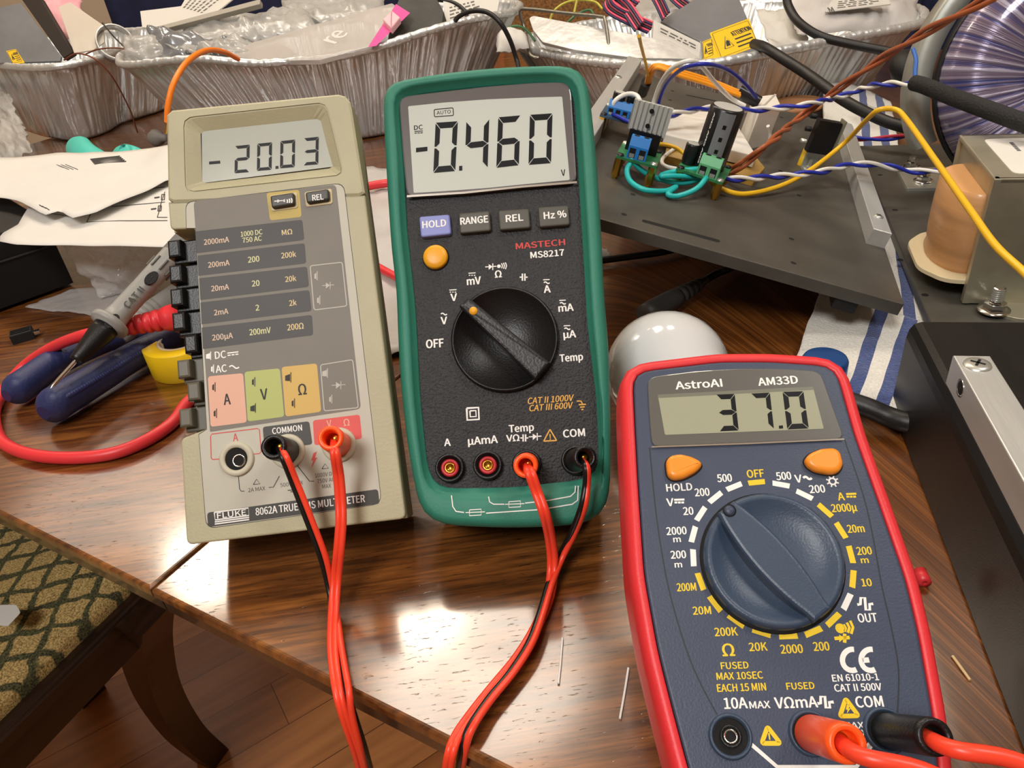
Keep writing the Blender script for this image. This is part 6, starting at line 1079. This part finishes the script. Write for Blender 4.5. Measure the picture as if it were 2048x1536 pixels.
for k in (0, 1, 2): b = MB(X); b.tube([EP(1292+k*3, 168, 22), EP(1299+k*3, 140+k*2, 38), EP(1315+k*2, 130+k*3, 46), EP(1360, 142+k*5, 44), EP(1420, 160+k*5, 40), EP(1480, 184+k*4, 36)], 1.4, M_ow, 7); b.build('wire', t)
b = MB(X); b.tube([EP(1285, 186, 10), EP(1293, 164, 24)], 4, M_sleeve, 12, 0); b.build('sleeve', t); b = MB(X); b.tube([EP(1477, 182, 36), EP(1518, 205, 32)], 4.6, M_sleeve, 12, 0); b.build('sleeve', t)
cable('wire', 'thin yellow wire standing straight up from the amber bundle', [EP(1296, 150, 34), EP(1291, 125, 50), EP(1283, 95, 70), EP(1278, 72, 86)], 1.0, M_yw, 'wire')
cable('wire', 'blue and white lead curling beside the milky box', [EP(1536, 252, 24), EP(1540, 268, 18), EP(1538, 285, 12), EP(1525, 300, 8)], 1.3, M_ww, 'wire')
cable('wire', 'white wire curving under the capacitor board to its left', [EP(1388, 278, 10), EP(1365, 288, 8), EP(1345, 300, 6), EP(1325, 318, 5), EP(1330, 332, 4), EP(1365, 340, 4)], 1.3, M_ww, 'wire')
cable('cable', 'thick black cable slanting from yellow stickers behind the brown wires', [Q(1508, 88, 800), Q(1530, 95, 770), Q(1570, 120, 740), Q(1620, 152, 710), Q(1690, 202, 660), Q(1760, 238, 630), Q(1815, 256, 610), Q(1850, 266, 600)], 5, M_cable, n=12)
cable('cable', 'thick black cable draped over the right end of rectangular pan', [Q(1572, -10, 860), Q(1578, 15, 850), Q(1598, 45, 830), Q(1640, 72, 810), Q(1700, 88, 790), Q(1760, 100, 770), Q(1820, 112, 750), Q(1870, 118, 740)], 4.5, M_cable, n=12)
cable('cable', 'thin grey cable at the far right behind the pan', [Q(1828, 18, 1000), Q(1850, 48, 960), Q(1872, 80, 920)], 4, mat('dark_grey_cable', '3c3d40', .5))
b = MB(); b.tube([Q(1829, 166, 501), Q(1850, 172, 490), Q(1900, 192, 462), Q(1960, 214, 432), Q(2020, 236, 410), Q(2075, 256, 395)], 5, mat('braided_black_sleeve', '1d1d1e', .75, bump=(900, .9)), 16, 7); tag(b.build('braided_sleeve'), 'black braided sleeve crossing in front of the round coil', 'sleeve')
cable('wire', 'short blue wire hanging above the braided sleeve end', [Q(1826, 98, 520), Q(1832, 120, 512), Q(1830, 145, 506), Q(1832, 164, 501)], 1.4, pl('mid_blue_wire', '2a5fae', .4), 'wire')
c = Q(1822, 140, 700); b = MB(); b.lathe([(.1, -14), (12, -12), (20, -4), (21, 4), (14, 12), (.1, 14)], M_blk2, 24, c, V((.3, -.5, .8))); tag(b.build('rubber_knob'), 'round black rubber knob left of the round coil', 'knob')
c = W(1590, 215, 10); b = MB(); b.lathe([(.1, 0), (30, 0), (32, 3), (30, 6), (.1, 6)], mat('tan_leather_disc', 'c08a5c', .6), 28, c); tag(b.build('coaster'), 'tan round disc lying behind the circuit plate', 'coaster')
# ---------------------------------------------------------------- things of one kind share a group
GR = {'foil_pan': 'foil pans at the back of the table', 'test_lead': 'plug in test leads of the meters', 'plastic_bag': 'plastic bags of parts', 'antistatic_bag': 'antistatic bags with yellow stickers', 'ribbon_cable': 'ribbon cables in the rectangular pan', 'strand': 'white wire strands on the wood', 'multimeter': 'three multimeters', 'tool_handle': 'teal tool handles', 'test_probe': 'grey test probes', 'paper_sheet': 'loose paper sheets', 'plastic_film': 'loose plastic film scraps', 'wire_pair': 'twisted wire pairs', 'added_glow_disc': 'added glowing ceiling discs', 'cloth': 'navy cloths behind the pans', 'dining_chair': 'chairs at the table'}
for o in list(sc.objects):
    k = o.name.split('.')[0]
    if o.parent is None and 'label' in o:
        if k in GR: o['group'] = GR[k]
        elif k == 'wire': o['group'] = 'loose single wires'
        elif k == 'cable': o['group'] = 'loose cables'
